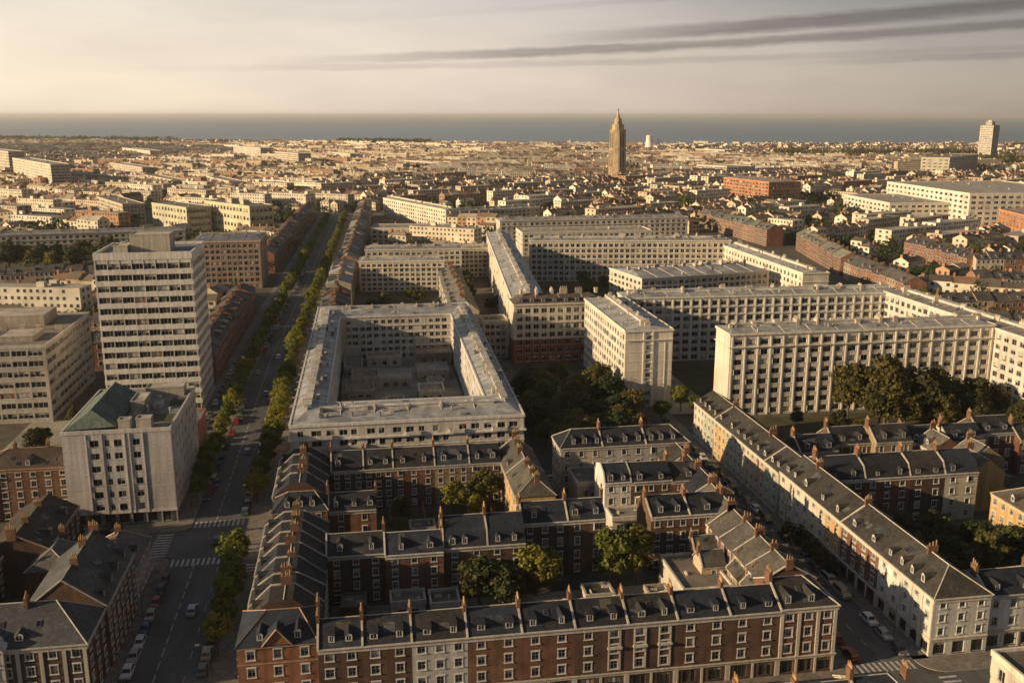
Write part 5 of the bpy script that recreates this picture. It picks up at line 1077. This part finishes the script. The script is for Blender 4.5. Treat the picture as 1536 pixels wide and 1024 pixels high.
for i, (x, y) in enumerate([(-70, 228), (-80, 236), (-97, 236), (-66, 196), (-71, 206), (-60, 226)]): tree('small', x, y, .8, 'small dark yard tree west of the crossing, %s from the pale panel block' % nth(i + 1), 'yard trees west of the crossing')
n = 0
for yy in (330, 362, 410, 452, 475, 515):
    for k in range(9):
        n += 1; tree('small' if k % 3 else 'garden', 258 + k * 17 + (yy - 330) * .3 + U(-5, 5), yy + U(-9, 9), U(.8, 1.25) * (1 if k % 3 else .8), 'garden tree among the low houses east of the slabs, %s counted from the nearest hedge' % nth(n), 'garden trees east of the slabs')
# ------------------------------------------------------------------ cars
def car_meshes(k):
    L, W, H = [(4.2, 1.75, 1.46), (4.6, 1.8, 1.44), (4.4, 1.85, 1.62), (5.0, 1.95, 2.1)][k]
    b = MB('car_paint', 'window_glass', 'tyre_rubber', 'frame_paint'); g = MB('window_glass')
    hw = W / 2; zb_, zs_ = .28, H * .58
    prof = [(0, zb_), (0, zs_ * .8), (.12, zs_ * .95), (L * .24, zs_), (L * .38, H - .03), (L * .44, H), (L * .76, H), (L * .82, H - .04), (L * (.95 if k != 1 else .88), zs_ + .03), (L - .03, zs_ * .95), (L, zs_ * .7), (L, zb_)]
    if k == 3: prof = [(0, zb_), (0, zs_ * .8), (.3, zs_), (L * .16, zs_ + .15), (L * .28, H - .05), (L * .34, H), (L * .9, H), (L * .97, H - .06), (L * .99, zs_), (L, zs_ * .9), (L, zs_ * .6), (L, zb_)]
    def wid(z): return hw if z <= zs_ * .96 else hw - .20 * (z - zs_ * .9) / (H - zs_ * .9)
    for s in (-1, 1):
        low = [(x, z) for x, z in prof if z <= zs_ + .04]; b.face([(x - L / 2, s * wid(z), z) for x, z in prof][::s])
    for (x0, z0), (x1, z1) in zip(prof, prof[1:]): b.face([(x0 - L / 2, -wid(z0), z0), (x0 - L / 2, wid(z0), z0), (x1 - L / 2, wid(z1), z1), (x1 - L / 2, -wid(z1), z1)][::-1])
    b.face([(-L / 2, -hw, zb_), (L / 2, -hw, zb_), (L / 2, hw, zb_), (-L / 2, hw, zb_)][::-1])
    for s in (-1, 1):        # side glass, screens
        P = [prof[3], prof[4], prof[5], prof[6], prof[7], prof[8]]
        z0 = zs_ + .06
        q = [(P[0][0] + .22, z0), (P[1][0] + .12, H - .14), (P[4][0] - .06, H - .14), (P[5][0] - .18, z0)]
        g.face([(x - L / 2, s * (wid(z) + .012), z) for x, z in q][::-s])
    for a, c in ((3, 4), (7, 8)):
        (x0, z0), (x1, z1) = prof[a], prof[c]; i, j = .12, .9
        A = [(x0 + (x1 - x0) * f - L / 2 + (-.02 if a == 3 else .02), wid(z0 + (z1 - z0) * f) - .12, z0 + (z1 - z0) * f + .015) for f in (i, j)]
        q = [(A[0][0], -A[0][1], A[0][2]), A[0], A[1], (A[1][0], -A[1][1], A[1][2])]; g.face(q if a == 7 else q[::-1])
    w = MB('tyre_rubber', 'frame_paint')
    for s in (-1, 1):
        for n_ in range(10):
            a0, a1 = 2 * pi * n_ / 10, 2 * pi * (n_ + 1) / 10; r = .32
            if s == 1: w.face([(r * cos(a0), -.1, r * sin(a0)), (r * cos(a0), .1, r * sin(a0)), (r * cos(a1), .1, r * sin(a1)), (r * cos(a1), -.1, r * sin(a1))][::-1])
        w.face([(.32 * cos(2 * pi * t / 10), s * .1, .32 * sin(2 * pi * t / 10)) for t in range(10)][::-s]); w.face([(.19 * cos(2 * pi * t / 8), s * .105, .19 * sin(2 * pi * t / 8)) for t in range(8)][::-s], 1)
    hl = MB('frame_paint'); hl.box(-.06, .02, -.2, .2, -.07, .07)
    tl = MB('terracotta'); tl.box(-.02, .05, -.16, .16, -.09, .09)
    return (b.mesh('body'), g.mesh('glass'), w.mesh('wheel'), hl.mesh('headlight'), tl.mesh('tail_light'), L, W, zs_)
CARS = [car_meshes(k) for k in range(4)]
CK = ['hatchback', 'saloon', 'estate car', 'van']
CC = [('white', (.62, .62, .6)), ('silver', (.36, .37, .38)), ('black', (.02, .02, .022)), ('dark grey', (.09, .09, .1)), ('dark red', (.22, .02, .02)), ('blue', (.03, .06, .16)), ('grey', (.2, .2, .21)), ('beige', (.3, .27, .2)), ('dark green', (.03, .07, .05))]
def car(x, y, rot, where, group, detail=True, force=None):
    k = random.choice((0, 0, 0, 1, 1, 2, 2, 3)); cn, c = random.choice(CC); bm, gm, wm, hm, tm, L, W, zs_ = CARS[k]
    rt = thing('parked_car', '%s %s %s' % (cn, CK[k], where), 'car', (x, y, .02), rot + U(-.02, .02), group)
    ob('body', bm, rt, color=c); ob('glass', gm, rt)
    if detail:
        for sx in (-.31, .31):
            for sy in (-1, 1): ob('wheel', wm, rt, (sx * L, sy * (W / 2 - .09), .32))
        for sy in (-1, 1): ob('headlight', hm, rt, (-L / 2 + .02, sy * (W / 2 - .32), zs_ * .78)); ob('tail_light', tm, rt, (L / 2 - .02, sy * (W / 2 - .25), zs_ * .82))
GC = 'cars parked on the boulevard'
y = 163; i = 1
while y < 209: car(-44.6, y, HL, 'parked %s along the west kerb south of the crossing' % nth(i), GC); y += U(5.0, 5.5); i += 1
for i, y in enumerate((167, 172.5, 178.5, 187, 199)): car(-31.1, y, -HL, 'parked %s under the street trees of the east kerb' % nth(i + 1), GC)
i = 1
for y in [241, 246.5, 252] + list(range(270, 345, 7)): car(-31.2, y + U(-.6, .6), -HL, 'parked %s beyond the crossing along the east kerb' % nth(i), GC, y < 300); i += 1
i = 1
for y in list(range(240, 345, 6)):
    if rnd() < .75: car(-42.2, y + U(-.5, .5), HL, 'parked %s beyond the crossing on the west side of the roadway' % nth(i), GC, y < 300); i += 1
i = 1
for y in range(265, 400, 7):
    if rnd() < .8: car(-52 + bdx(y), y + U(-.5, .5), HL, 'parked %s along the service road' % nth(i), GC, y < 300); i += 1
i = 1
for y in range(420, 640, 9):
    if rnd() < .8: car(-42.2 + bdx(y), y, HL, 'standing %s in line far up the boulevard, west side' % nth(i), GC, False); i += 1
i = 1
for y in range(420, 640, 11):
    if rnd() < .8: car(-31.4 + bdx(y), y, -HL, 'standing %s in line far up the boulevard, east side' % nth(i), GC, False); i += 1
GCS = 'cars parked on the side street'
i = 1
for k in range(26):
    y = 153 + k * 5.7
    if rnd() < .9: car(99.6, y, HL, 'parked %s from the crossing on the east side street kerb' % nth(i), GCS, k < 18); i += 1
i = 1
for k in range(24):
    y = 153 + k * 6.1
    if rnd() < .85: car(89.6, y, -HL, 'parked %s from the crossing on the west side street kerb' % nth(i), GCS, k < 18); i += 1
for i, x in enumerate((108, 114.5, 121, 127)): car(x, 138 + U(-.2, .2), 0, 'parked %s along the cross street beyond the zebra crossing' % nth(i + 1), 'cars on the cross street')
for i in range(14):
    car(52.2 + i * .25, 300 + i * 14, HL, 'parked %s along the tree filled avenue' % nth(i + 1), 'cars on the avenue', False)
for i, (x, y) in enumerate([(-55, 226), (-62, 221), (-70, 226)]): car(x, y, 0, 'waiting %s in the lane west of the zebra crossing' % nth(i + 1), 'cars at the crossing')
for i, (x, y, r_) in enumerate([(-36, 224, -HL), (-41.3, 262, HL), (-35.5, 288, -HL), (-41.2, 322, HL), (-35.3, 352, -HL), (-41, 382, HL), (-35, 408, -HL)]):
    car(x, y, r_, 'driving on the boulevard, %s car north from the junction' % nth(i + 1), 'cars driving on the boulevard', y < 300)
for i, (x, y, r_) in enumerate([(-36.5, 190, -HL), (97, 182, HL), (92, 232, -HL)]):
    car(x, y, r_, ['driving toward the zebra crossing south of the junction', 'driving up the side street past the corner house', 'driving down the side street near the pale stone terrace'][i], 'cars driving on the streets')
# street lamps
def lamp_mesh():
    p = MB('lamp_metal'); p.tube((0, 0, 0), (0, 0, 7.2), .11, .06, 6); p.tube((0, 0, 7.2), (1.5, 0, 7.7), .05, .04, 5); h = MB('frame_paint', 'lamp_metal'); h.box(1.3, 2.1, -.16, .16, 7.62, 7.68, 0); h.box(1.28, 2.12, -.18, .18, 7.69, 7.82, 1)
    return p.mesh('pole'), h.mesh('lamp_head')
LP = lamp_mesh()
for i in range(12):
    y = 160 + i * 26
    if 208 < y < 236: y = 238
    for sx, r_, nm in ((-29.3, pi, 'east'), (-46.1 if y < 232 else -44.4, 0, 'west')):
        t = thing('street_lamp', 'slim grey street lamp on the %s kerb of the boulevard, %s from the camera' % (nm, nth(i + 1)), 'street lamp', (sx, y + 3, .12), r_, 'street lamps'); ob('pole', LP[0], t); ob('lamp_head', LP[1], t)
for i in range(5):
    t = thing('street_lamp', 'slim grey street lamp on the side street, %s from the crossing' % nth(i + 1), 'street lamp', (101.3, 158 + i * 25, .12), pi, 'street lamps'); ob('pole', LP[0], t); ob('lamp_head', LP[1], t)
# ------------------------------------------------------------------ the city beyond, too many roofs to count
random.seed(21)
EX = [(-175, 300, -100, 440), (-150, 130, 230, 405), (-150, 330, 100, 640), (-60, 275, 195, 700), (100, 300, 560, 800)]
def keep(x, y, m=0):
    if -170 < x < 250 and y < 425: return False
    if -66 + bdx(y) < x < 10 + bdx(y) and y < 1030: return False
    if 10 <= x < 250 and y < 640: return False
    if 95 < x < 290 and y < 790: return False
    if 10 <= x < 170 and 640 < y < 1050 and x < 90 + (1010 - y) * .0 + 60 and y > 850: return False
    for (a, b, c, d) in ((250, 452, 338, 352), (250, 452, 383, 397), (250, 420, 430, 443), (340, 530, 488, 503), (376, 530, 545, 560)):
        if a < x < b and c - 5 < y < d + 3: return False
    for (a, b, c, d) in ((-340, -120, 735, 790), (-100, -50, 570, 640), (-190, -60, 815, 930), (300, 335, 700, 870), (295, 345, 560, 700), (380, 410, 550, 645), (490, 690, 800, 1000), (430, 520, 1020, 1140), (535, 600, 680, 810), (380, 410, 1430, 1470), (-300, -105, 600, 735), (-270, -105, 590, 620), (-260, -100, 445, 470), (-200, -160, 510, 545), (10, 80, 770, 810), (-265, -190, 940, 1060), (900, 1110, 1440, 1620)):
        if a - 3 < x < b + 3 and c - 3 < y < d + 3: return False
    return True
def in_view(x, y, pad=.04):
    c, s = cos(R(9.08)), sin(R(9.08)); rx = x * c - y * s; fy = x * s + y * c
    return fy > 0 and abs(rx) < fy * (768 / 1489 + pad) + 15
def coast_y(x):
    for (a, b), (c, d) in zip(coast, coast[1:]):
        if a <= x <= c: return b + (d - b) * (x - a) / (c - a)
    return 2000
WP = [(.66, .57, .43), (.60, .51, .38), (.70, .63, .50), (.56, .47, .35), (.38, .23, .15), (.56, .43, .30), (.72, .65, .54), (.62, .55, .43)]
RP = [(.07, .06, .055), (.10, .082, .065), (.17, .13, .09), (.24, .185, .13), (.32, .265, .19), (.38, .33, .26), (.20, .12, .08)]
def clamp(c): return tuple(min(.85, max(.01, k)) for k in c)
def far_bar(b, x, y, rot, L, d, z, flat, win=True):
    c, s = cos(rot), sin(rot)
    def T(u, v, w): return (x + c * u - s * v, y + s * u + c * v, w)
    n = 1 if flat else max(1, int(L / U(6.5, 10))); w = L / n; base = random.choice(WP)
    for i in range(n):
        f = U(.8, 1.15); wc = clamp(tuple(k * f for k in (base if rnd() < .6 else random.choice(WP)))); rc = random.choice(RP); rc = clamp(tint(rc, .8, 1.25)); zi = z + U(-1, 1); u0, u1 = i * w, (i + 1) * w
        b.cur = wc
        b.face([T(u0, 0, 0), T(u1, 0, 0), T(u1, 0, zi), T(u0, 0, zi)]); b.face([T(u1, d, 0), T(u0, d, 0), T(u0, d, zi), T(u1, d, zi)])
        b.face([T(u1, 0, 0), T(u1, d, 0), T(u1, d, zi), T(u1, 0, zi)]); b.face([T(u0, d, 0), T(u0, 0, 0), T(u0, 0, zi), T(u0, d, zi)])
        if flat:
            b.cur = clamp(tint((.36, .32, .26), .7, 1.3)); b.face([T(u0, 0, zi), T(u1, 0, zi), T(u1, d, zi), T(u0, d, zi)])
            for q in range(2): uu, vv = U(u0, u1 - 5), U(1, d - 4); b.cur = wc; [b.face(p) for p in ([T(uu, vv, zi), T(uu + 4, vv, zi), T(uu + 4, vv, zi + 2.5), T(uu, vv, zi + 2.5)], [T(uu, vv + 3, zi), T(uu, vv, zi), T(uu, vv, zi + 2.5), T(uu, vv + 3, zi + 2.5)], [T(uu, vv, zi + 2.5), T(uu + 4, vv, zi + 2.5), T(uu + 4, vv + 3, zi + 2.5), T(uu, vv + 3, zi + 2.5)], [T(uu + 4, vv, zi), T(uu + 4, vv + 3, zi), T(uu + 4, vv + 3, zi + 2.5), T(uu + 4, vv, zi + 2.5)])]
        else:
            zr = zi + d * U(.20, .32); hp = d * .35 if (n == 1 and rnd() < .5) else 0
            b.cur = rc; b.face([T(u0, -.4, zi), T(u1, -.4, zi), T(u1 - hp, d / 2, zr), T(u0 + hp, d / 2, zr)]); b.face([T(u1, d + .4, zi), T(u0, d + .4, zi), T(u0 + hp, d / 2, zr), T(u1 - hp, d / 2, zr)])
            if not hp: b.cur = wc
            b.face([T(u0, d, zi), T(u0, 0, zi), T(u0 + hp, d / 2, zr)]); b.face([T(u1, 0, zi), T(u1, d, zi), T(u1 - hp, d / 2, zr)])
            b.cur = (.30, .16, .10); e = .55
            if rnd() < .8:
                for p, q in (((-e, -.9), (e, -.9)), ((e, -.9), (e, .9)), ((e, .9), (-e, .9)), ((-e, .9), (-e, -.9))): b.face([T(u0 + p[0] + .6, d / 2 + p[1], zr - .6), T(u0 + q[0] + .6, d / 2 + q[1], zr - .6), T(u0 + q[0] + .6, d / 2 + q[1], zr + 1.8), T(u0 + p[0] + .6, d / 2 + p[1], zr + 1.8)])
                b.face([T(u0 + .6 - e, d / 2 - .9, zr + 1.8), T(u0 + .6 + e, d / 2 - .9, zr + 1.8), T(u0 + .6 + e, d / 2 + .9, zr + 1.8), T(u0 + .6 - e, d / 2 + .9, zr + 1.8)])
        if win:
            b.cur = (.05, .045, .04); st = max(2, int(zi / 3.2)); nb = max(2, int(w / 3.2))
            for r_ in range(st):
                z0, z1 = zi * (r_ + .3) / st, zi * (r_ + .75) / st
                for k in range(nb):
                    if rnd() < .12: continue
                    a, e2 = u0 + w * (k + .28) / nb, u0 + w * (k + .72) / nb
                    b.face([T(a, -.06, z0), T(e2, -.06, z0), T(e2, -.06, z1), T(a, -.06, z1)]); b.face([T(e2, d + .06, z0), T(a, d + .06, z0), T(a, d + .06, z1), T(e2, d + .06, z1)])
            for r_ in range(st):
                z0, z1 = zi * (r_ + .3) / st, zi * (r_ + .75) / st
                if i == 0:
                    for k in (.2, .6): b.face([T(u0 - .06, d * (k + .16), z0), T(u0 - .06, d * k, z0), T(u0 - .06, d * k, z1), T(u0 - .06, d * (k + .16), z1)])
                if i == n - 1:
                    for k in (.2, .6): b.face([T(u1 + .06, d * k, z0), T(u1 + .06, d * (k + .16), z0), T(u1 + .06, d * (k + .16), z1), T(u1 + .06, d * k, z1)])
CITY = MB('city_wall'); CITY.cur = (1, 1, 1); FARTREE = []
districts = [(U(-1500, 3200), U(500, 4000), U(-.7, .7)) for _ in range(46)]
def dist_rot(x, y):
    b = min(districts, key=lambda d: (d[0] - x) ** 2 + (d[1] - y) ** 2); return b[2], b
placed = 0
OCC = set()
def cells(x, y, a, L, d):
    c, s = cos(a), sin(a); o = []
    for i in range(int(L // 5) + 2):
        for j in range(int(d // 5) + 2):
            u, v = min(L, i * 5), min(d, j * 5); o.append((x + c * u - s * v, y + s * u + c * v))
    return o
for di, (cx, cy, rot) in enumerate(districts):
    c, s = cos(rot), sin(rot); du, dv = 62, 33
    for iu in range(-24, 25):
        for iv in range(-46, 47):
            u, v = iu * du + (iv % 2) * 20, iv * dv; x, y = cx + c * u - s * v, cy + s * u + c * v
            if y < 300 or y > coast_y(x) - 40 or not in_view(x, y) or not keep(x, y): continue
            if dist_rot(x, y)[1] is not districts[di]: continue
            if 15 < y and rnd() < .10:
                FARTREE.append((x, y, U(5, 10), 4)); continue
            L = U(44, 61); d = U(10.5, 13.5); z = U(9.5, 14.5); flat = rnd() < .42
            if flat: z = U(11, 19); L = U(40, 60); d = U(11, 16)
            ends = [(x + c * L, y + s * L), (x + c * L / 2 - s * d, y + s * L / 2 + c * d)]
            if not all(keep(*e) for e in ends): continue
            a = rot + U(-.06, .06)
            if rnd() < .12: a += pi / 2; L = min(L, 27)
            x2, y2 = x + U(-4, 4), y + U(-3, 3); far_bar(CITY, x2, y2, a, L, d, z, flat, y < 1700); placed += 1; OCC.update((int(p // 6), int(q // 6)) for p, q in cells(x2, y2, a, L, d))
            for q in range(4 if y < 1500 else 3):
                if rnd() < .85: FARTREE.append((x + U(-6, 50) * c - s * U(14, 24), y + U(-6, 50) * s + c * U(14, 24), U(3.5, 7), 1))
for k in range(26000):       # smaller houses and garden trees fill what the regular streets leave free
    y = 300 + 1300 * rnd() ** 1.3; x = U(-.62, .95) * y
    if not in_view(x, y) or not keep(x, y): continue
    L, d = U(9, 24), U(8.5, 11); a = dist_rot(x, y)[0] + random.choice((0, 0, pi / 2)) + U(-.1, .1); C_ = cells(x, y, a, L, d)
    if any((int(p // 6), int(q // 6)) in OCC or not keep(p, q) for p, q in C_):
        if (int(x // 6), int(y // 6)) not in OCC and keep(x + 4, y) and keep(x - 4, y) and rnd() < .8: FARTREE.append((x, y, U(2.5, 5.5), 1)); OCC.add((int(x // 6), int(y // 6)))
        continue
    far_bar(CITY, x, y, a, L, d, U(6, 10.5), False); OCC.update((int(p // 6), int(q // 6)) for p, q in cells(x - 3 * cos(a) + 3 * sin(a), y - 3 * sin(a) - 3 * cos(a), a, L + 6, d + 6))
for k in range(4200):
    y = 560 + 2600 * rnd() ** 1.2; x = U(-.62, .95) * y
    if in_view(x, y) and keep(x, y) and (int(x // 6), int(y // 6)) not in OCC: FARTREE.append((x, y, U(4, 8.5), 1 if rnd() < .6 else 4))
tag(ob('distant_house', CITY), 'sunlit cream and brick houses packed all the way to the shore', 'houses', kind='stuff')
# tree masses between the far houses and the dark woods on the skyline
def far_trees(name, label, pts, mat, leafk=1.0):
    b = MB(mat); r = random.Random(5)
    for (x, y, rad, cl) in pts:
        if not in_view(x, y) or y > coast_y(x) - 10: continue
        sc = max(.9, y / 900); n = int((60 if y < 800 else 30) / sc ** .5) + 10
        for k in range(n * (1 if cl == 1 else 3)):
            ex = 1 if cl == 1 else 2.2
            d = [r.gauss(0, 1) for _ in range(3)]; l = math.sqrt(sum(q * q for q in d)) or 1; rr = rad * r.random() ** .4
            px, py, pz = x + d[0] / l * rr * ex, y + d[1] / l * rr * ex, max(.6, rad * 1.05 + d[2] / l * rr * .9)
            sz = r.uniform(.8, 1.7) * (rad / 4) * (.55 if y < 800 else .8); a = [r.gauss(0, 1) for _ in range(3)]; l = math.sqrt(sum(q * q for q in a)); e = [q / l * sz for q in a]
            n_ = [d[0], d[1], d[2] + 1.2]; g = (n_[1] * e[2] - n_[2] * e[1], n_[2] * e[0] - n_[0] * e[2], n_[0] * e[1] - n_[1] * e[0]); l = math.sqrt(sum(q * q for q in g)) or 1; g = [q / l * sz * .8 for q in g]
            b.face([(px - e[0], py - e[1], pz - e[2]), (px + g[0], py + g[1], pz + g[2]), (px + e[0], py + e[1], pz + e[2]), (px - g[0], py - g[1], pz - g[2])])
    return tag(ob(name, b), label, 'trees', kind='stuff')
far_trees('distant_tree', 'dark tree clumps scattered between the far houses', FARTREE, 'leaf_far')
W = []
for (x0, x1, dy, n) in ((-1500, -650, 260, 260), (-60, 240, 150, 120), (1000, 1500, 900, 90), (1150, 1700, 1250, 120), (-3000, -1500, 300, 200)):
    for k in range(n):
        x = U(x0, x1); W.append((x, coast_y(x) - U(20, dy) if dy < 400 else coast_y(x) - dy + U(-70, 70), U(8, 14), 2))
far_trees('skyline_wood', 'dark woods along the shore on the skyline', W, 'leaf_dark')
# ------------------------------------------------------------------ air
hz = MB(); hz.mats = []
hz.box(-61000, 61000, -3500, 61000, -3.6, 130)
ho = ob('haze', hz); ho['kind'] = 'stuff'
m = bpy.data.materials.new('haze'); nt, N, L = nodes(m); out = N('ShaderNodeOutputMaterial'); v = N('ShaderNodeVolumePrincipled')
v.inputs['Color'].default_value = (.84, .83, .82, 1); v.inputs['Density'].default_value = 5.0e-5; v.inputs['Anisotropy'].default_value = .2
L(v.outputs[0], out.inputs['Volume']); ho.data.materials.append(m)
# ------------------------------------------------------------------ sun, sky, camera
EL, AZ = R(16), R(11)                 # sun low in the west, a little behind the camera
sd = (-cos(AZ) * cos(EL), -sin(AZ) * cos(EL), sin(EL))
sun = bpy.data.lights.new('Sun', 'SUN'); sun.energy = 5; sun.angle = R(.5); sun.color = (1, .745, .445)
so = bpy.data.objects.new('sun', sun); COL.objects.link(so)
from mathutils import Vector
so.rotation_euler = Vector(sd).to_track_quat('Z', 'Y').to_euler()
w = bpy.data.worlds.new('World'); S.world = w; nt, N, L = nodes(w)
out = N('ShaderNodeOutputWorld'); bg = N('ShaderNodeBackground'); L(bg.outputs[0], out.inputs[0]); bg.inputs[1].default_value = .085
sky = N('ShaderNodeTexSky'); sky.sky_type = 'NISHITA'; sky.sun_disc = False; sky.sun_elevation = EL; sky.sun_rotation = atan2(sd[0], sd[1])
sky.air_density = 1; sky.dust_density = 1.5; sky.ozone_density = 1
tc = N('ShaderNodeTexCoord'); sp = N('ShaderNodeSeparateXYZ'); L(tc.outputs['Generated'], sp.inputs[0])
def math_(op, a, b=None, c=None, cl=False):
    n = N('ShaderNodeMath'); n.operation = op; n.use_clamp = cl
    for i, q in enumerate((a, b, c)):
        if q is None: continue
        if isinstance(q, (int, float)): n.inputs[i].default_value = q
        else: L(q, n.inputs[i])
    return n.outputs[0]
az = math_('ARCTAN2', sp.outputs[0], sp.outputs[1]); el = math_('ARCSINE', sp.outputs[2])
# thin high veil over the whole sky, bright toward the low sun, with long grey cloud bands
azn = math_('MULTIPLY_ADD', az, 1 / (2 * pi), .5)
ar = ramp(N, [(.5 + a / (2 * pi), tuple(k / 10 for k in c)) for a, c in ((-3.1, (2.0, 2.2, 2.6)), (-1.7, (9.9, 8.2, 6.0)), (-.34, (9.9, 8.3, 6.3)), (.12, (8.0, 6.65, 5.55)), (.36, (6.0, 4.95, 4.2)), (.66, (3.7, 3.1, 2.7)), (1.7, (1.9, 2.0, 2.4)), (3.1, (2.0, 2.2, 2.6)))]); L(azn, ar.inputs[0])
er = ramp(N, [(0, (1, 1, 1)), (.05, (.93, .96, 1.0)), (.095, (.70, .79, .92)), (.20, (.27, .36, .52)), (.6, (.11, .165, .27)), (1, (.09, .14, .24))]); L(math_('MULTIPLY', el, 1 / 1.571, cl=True), er.inputs[0])
veil = mixc(N, L, 'MULTIPLY', 1, ar.outputs[0], er.outputs[0]); veil = mixc(N, L, 'MULTIPLY', 1, veil, (10, 10, 10))
veil = mixc(N, L, 'MIX', .82, sky.outputs[0], veil)
cv = N('ShaderNodeCombineXYZ'); L(math_('MULTIPLY', az, 3), cv.inputs[0]); L(math_('MULTIPLY', math_('SUBTRACT', el, math_('MULTIPLY', az, .045)), 60), cv.inputs[1])
ns = N('ShaderNodeTexNoise'); ns.inputs['Scale'].default_value = 1.5; ns.inputs['Detail'].default_value = 7; ns.inputs['Roughness'].default_value = .6; L(cv.outputs[0], ns.inputs['Vector'])
cv2 = N('ShaderNodeCombineXYZ'); L(math_('MULTIPLY', az, 16), cv2.inputs[0]); L(math_('MULTIPLY', el, 90), cv2.inputs[1])
n2 = N('ShaderNodeTexNoise'); n2.inputs['Scale'].default_value = 1.2; n2.inputs['Detail'].default_value = 7; n2.inputs['Roughness'].default_value = .68; L(cv2.outputs[0], n2.inputs['Vector'])
wob = math_('MULTIPLY', math_('SUBTRACT', n2.outputs['Fac'], .5), .0075)
def band(az0, az1, e0, slope, thick, amp):
    mid = math_('MULTIPLY_ADD', math_('SUBTRACT', az, az0), slope, e0)
    dd = math_('DIVIDE', math_('ABSOLUTE', math_('SUBTRACT', math_('ADD', el, wob), mid)), thick)
    f = math_('SUBTRACT', 1, dd, cl=True)
    sm = N('ShaderNodeMapRange'); sm.interpolation_type = 'SMOOTHSTEP'; L(f, sm.inputs[0]); sm.inputs[2].default_value = .75; f = sm.outputs[0]
    mr = N('ShaderNodeMapRange'); mr.interpolation_type = 'SMOOTHSTEP'; L(az, mr.inputs[0]); mr.inputs[1].default_value = az0; mr.inputs[2].default_value = az1
    f = math_('MULTIPLY', f, math_('MULTIPLY', mr.outputs[0], amp))
    return math_('MULTIPLY', f, math_('MULTIPLY_ADD', ns.outputs['Fac'], 1.1, .35, cl=True), cl=True)
cov = None
for a in ((.16, .40, .071, .052, .0095, 1.0), (-.12, .22, .049, .039, .0065, .8), (-.30, .1, .040, .02, .0045, .28), (.38, .6, .049, .012, .005, .5), (-.1, .5, .085, .06, .004, .25)):
    b_ = band(*a); cov = b_ if cov is None else math_('MAXIMUM', cov, b_)
hi = N('ShaderNodeMapRange'); hi.interpolation_type = 'SMOOTHSTEP'; L(az, hi.inputs[0]); hi.inputs[1].default_value = .05; hi.inputs[2].default_value = .8
he = N('ShaderNodeMapRange'); he.interpolation_type = 'SMOOTHSTEP'; L(el, he.inputs[0]); he.inputs[1].default_value = .03; he.inputs[2].default_value = .14
grey = math_('MULTIPLY', math_('MULTIPLY', hi.outputs[0], he.outputs[0]), math_('MULTIPLY_ADD', ns.outputs['Fac'], .5, .55), cl=True)
cv3 = N('ShaderNodeCombineXYZ'); L(math_('MULTIPLY', az, 4), cv3.inputs[0]); L(math_('MULTIPLY', el, 18), cv3.inputs[1])
n3 = N('ShaderNodeTexNoise'); n3.inputs['Scale'].default_value = 1.3; n3.inputs['Detail'].default_value = 6; L(cv3.outputs[0], n3.inputs['Vector'])
r3 = ramp(N, [(.3, (.90, .90, .92)), (.7, (1.07, 1.06, 1.05))]); L(n3.outputs['Fac'], r3.inputs[0]); veil = mixc(N, L, 'MULTIPLY', 1, veil, r3.outputs[0])
c1 = mixc(N, L, 'MIX', grey, veil, (1.15, 1.12, 1.15))
c2 = mixc(N, L, 'MIX', math_('MULTIPLY', cov, .8, cl=True), c1, (1.25, 1.08, 1.02))
L(c2, bg.inputs[0])
cam = bpy.data.cameras.new('Camera'); co = bpy.data.objects.new('camera', cam); COL.objects.link(co); S.camera = co
cam.sensor_width = 36; cam.lens = 36 * 1450 / 1536; cam.clip_end = 120000; cam.clip_start = 1
co.location = (0, 0, CAMZ); co.rotation_euler = (pi / 2 - math.atan(339 / 1450), 0, -R(9.08))
S.render.engine = 'CYCLES'; S.cycles.max_bounces = 6; S.cycles.volume_bounces = 0; S.cycles.filter_width = 1.6
S.cycles.use_denoising = True
S.view_settings.view_transform = 'Standard'; S.view_settings.look = 'None'; S.view_settings.exposure = .48; S.view_settings.gamma = 1
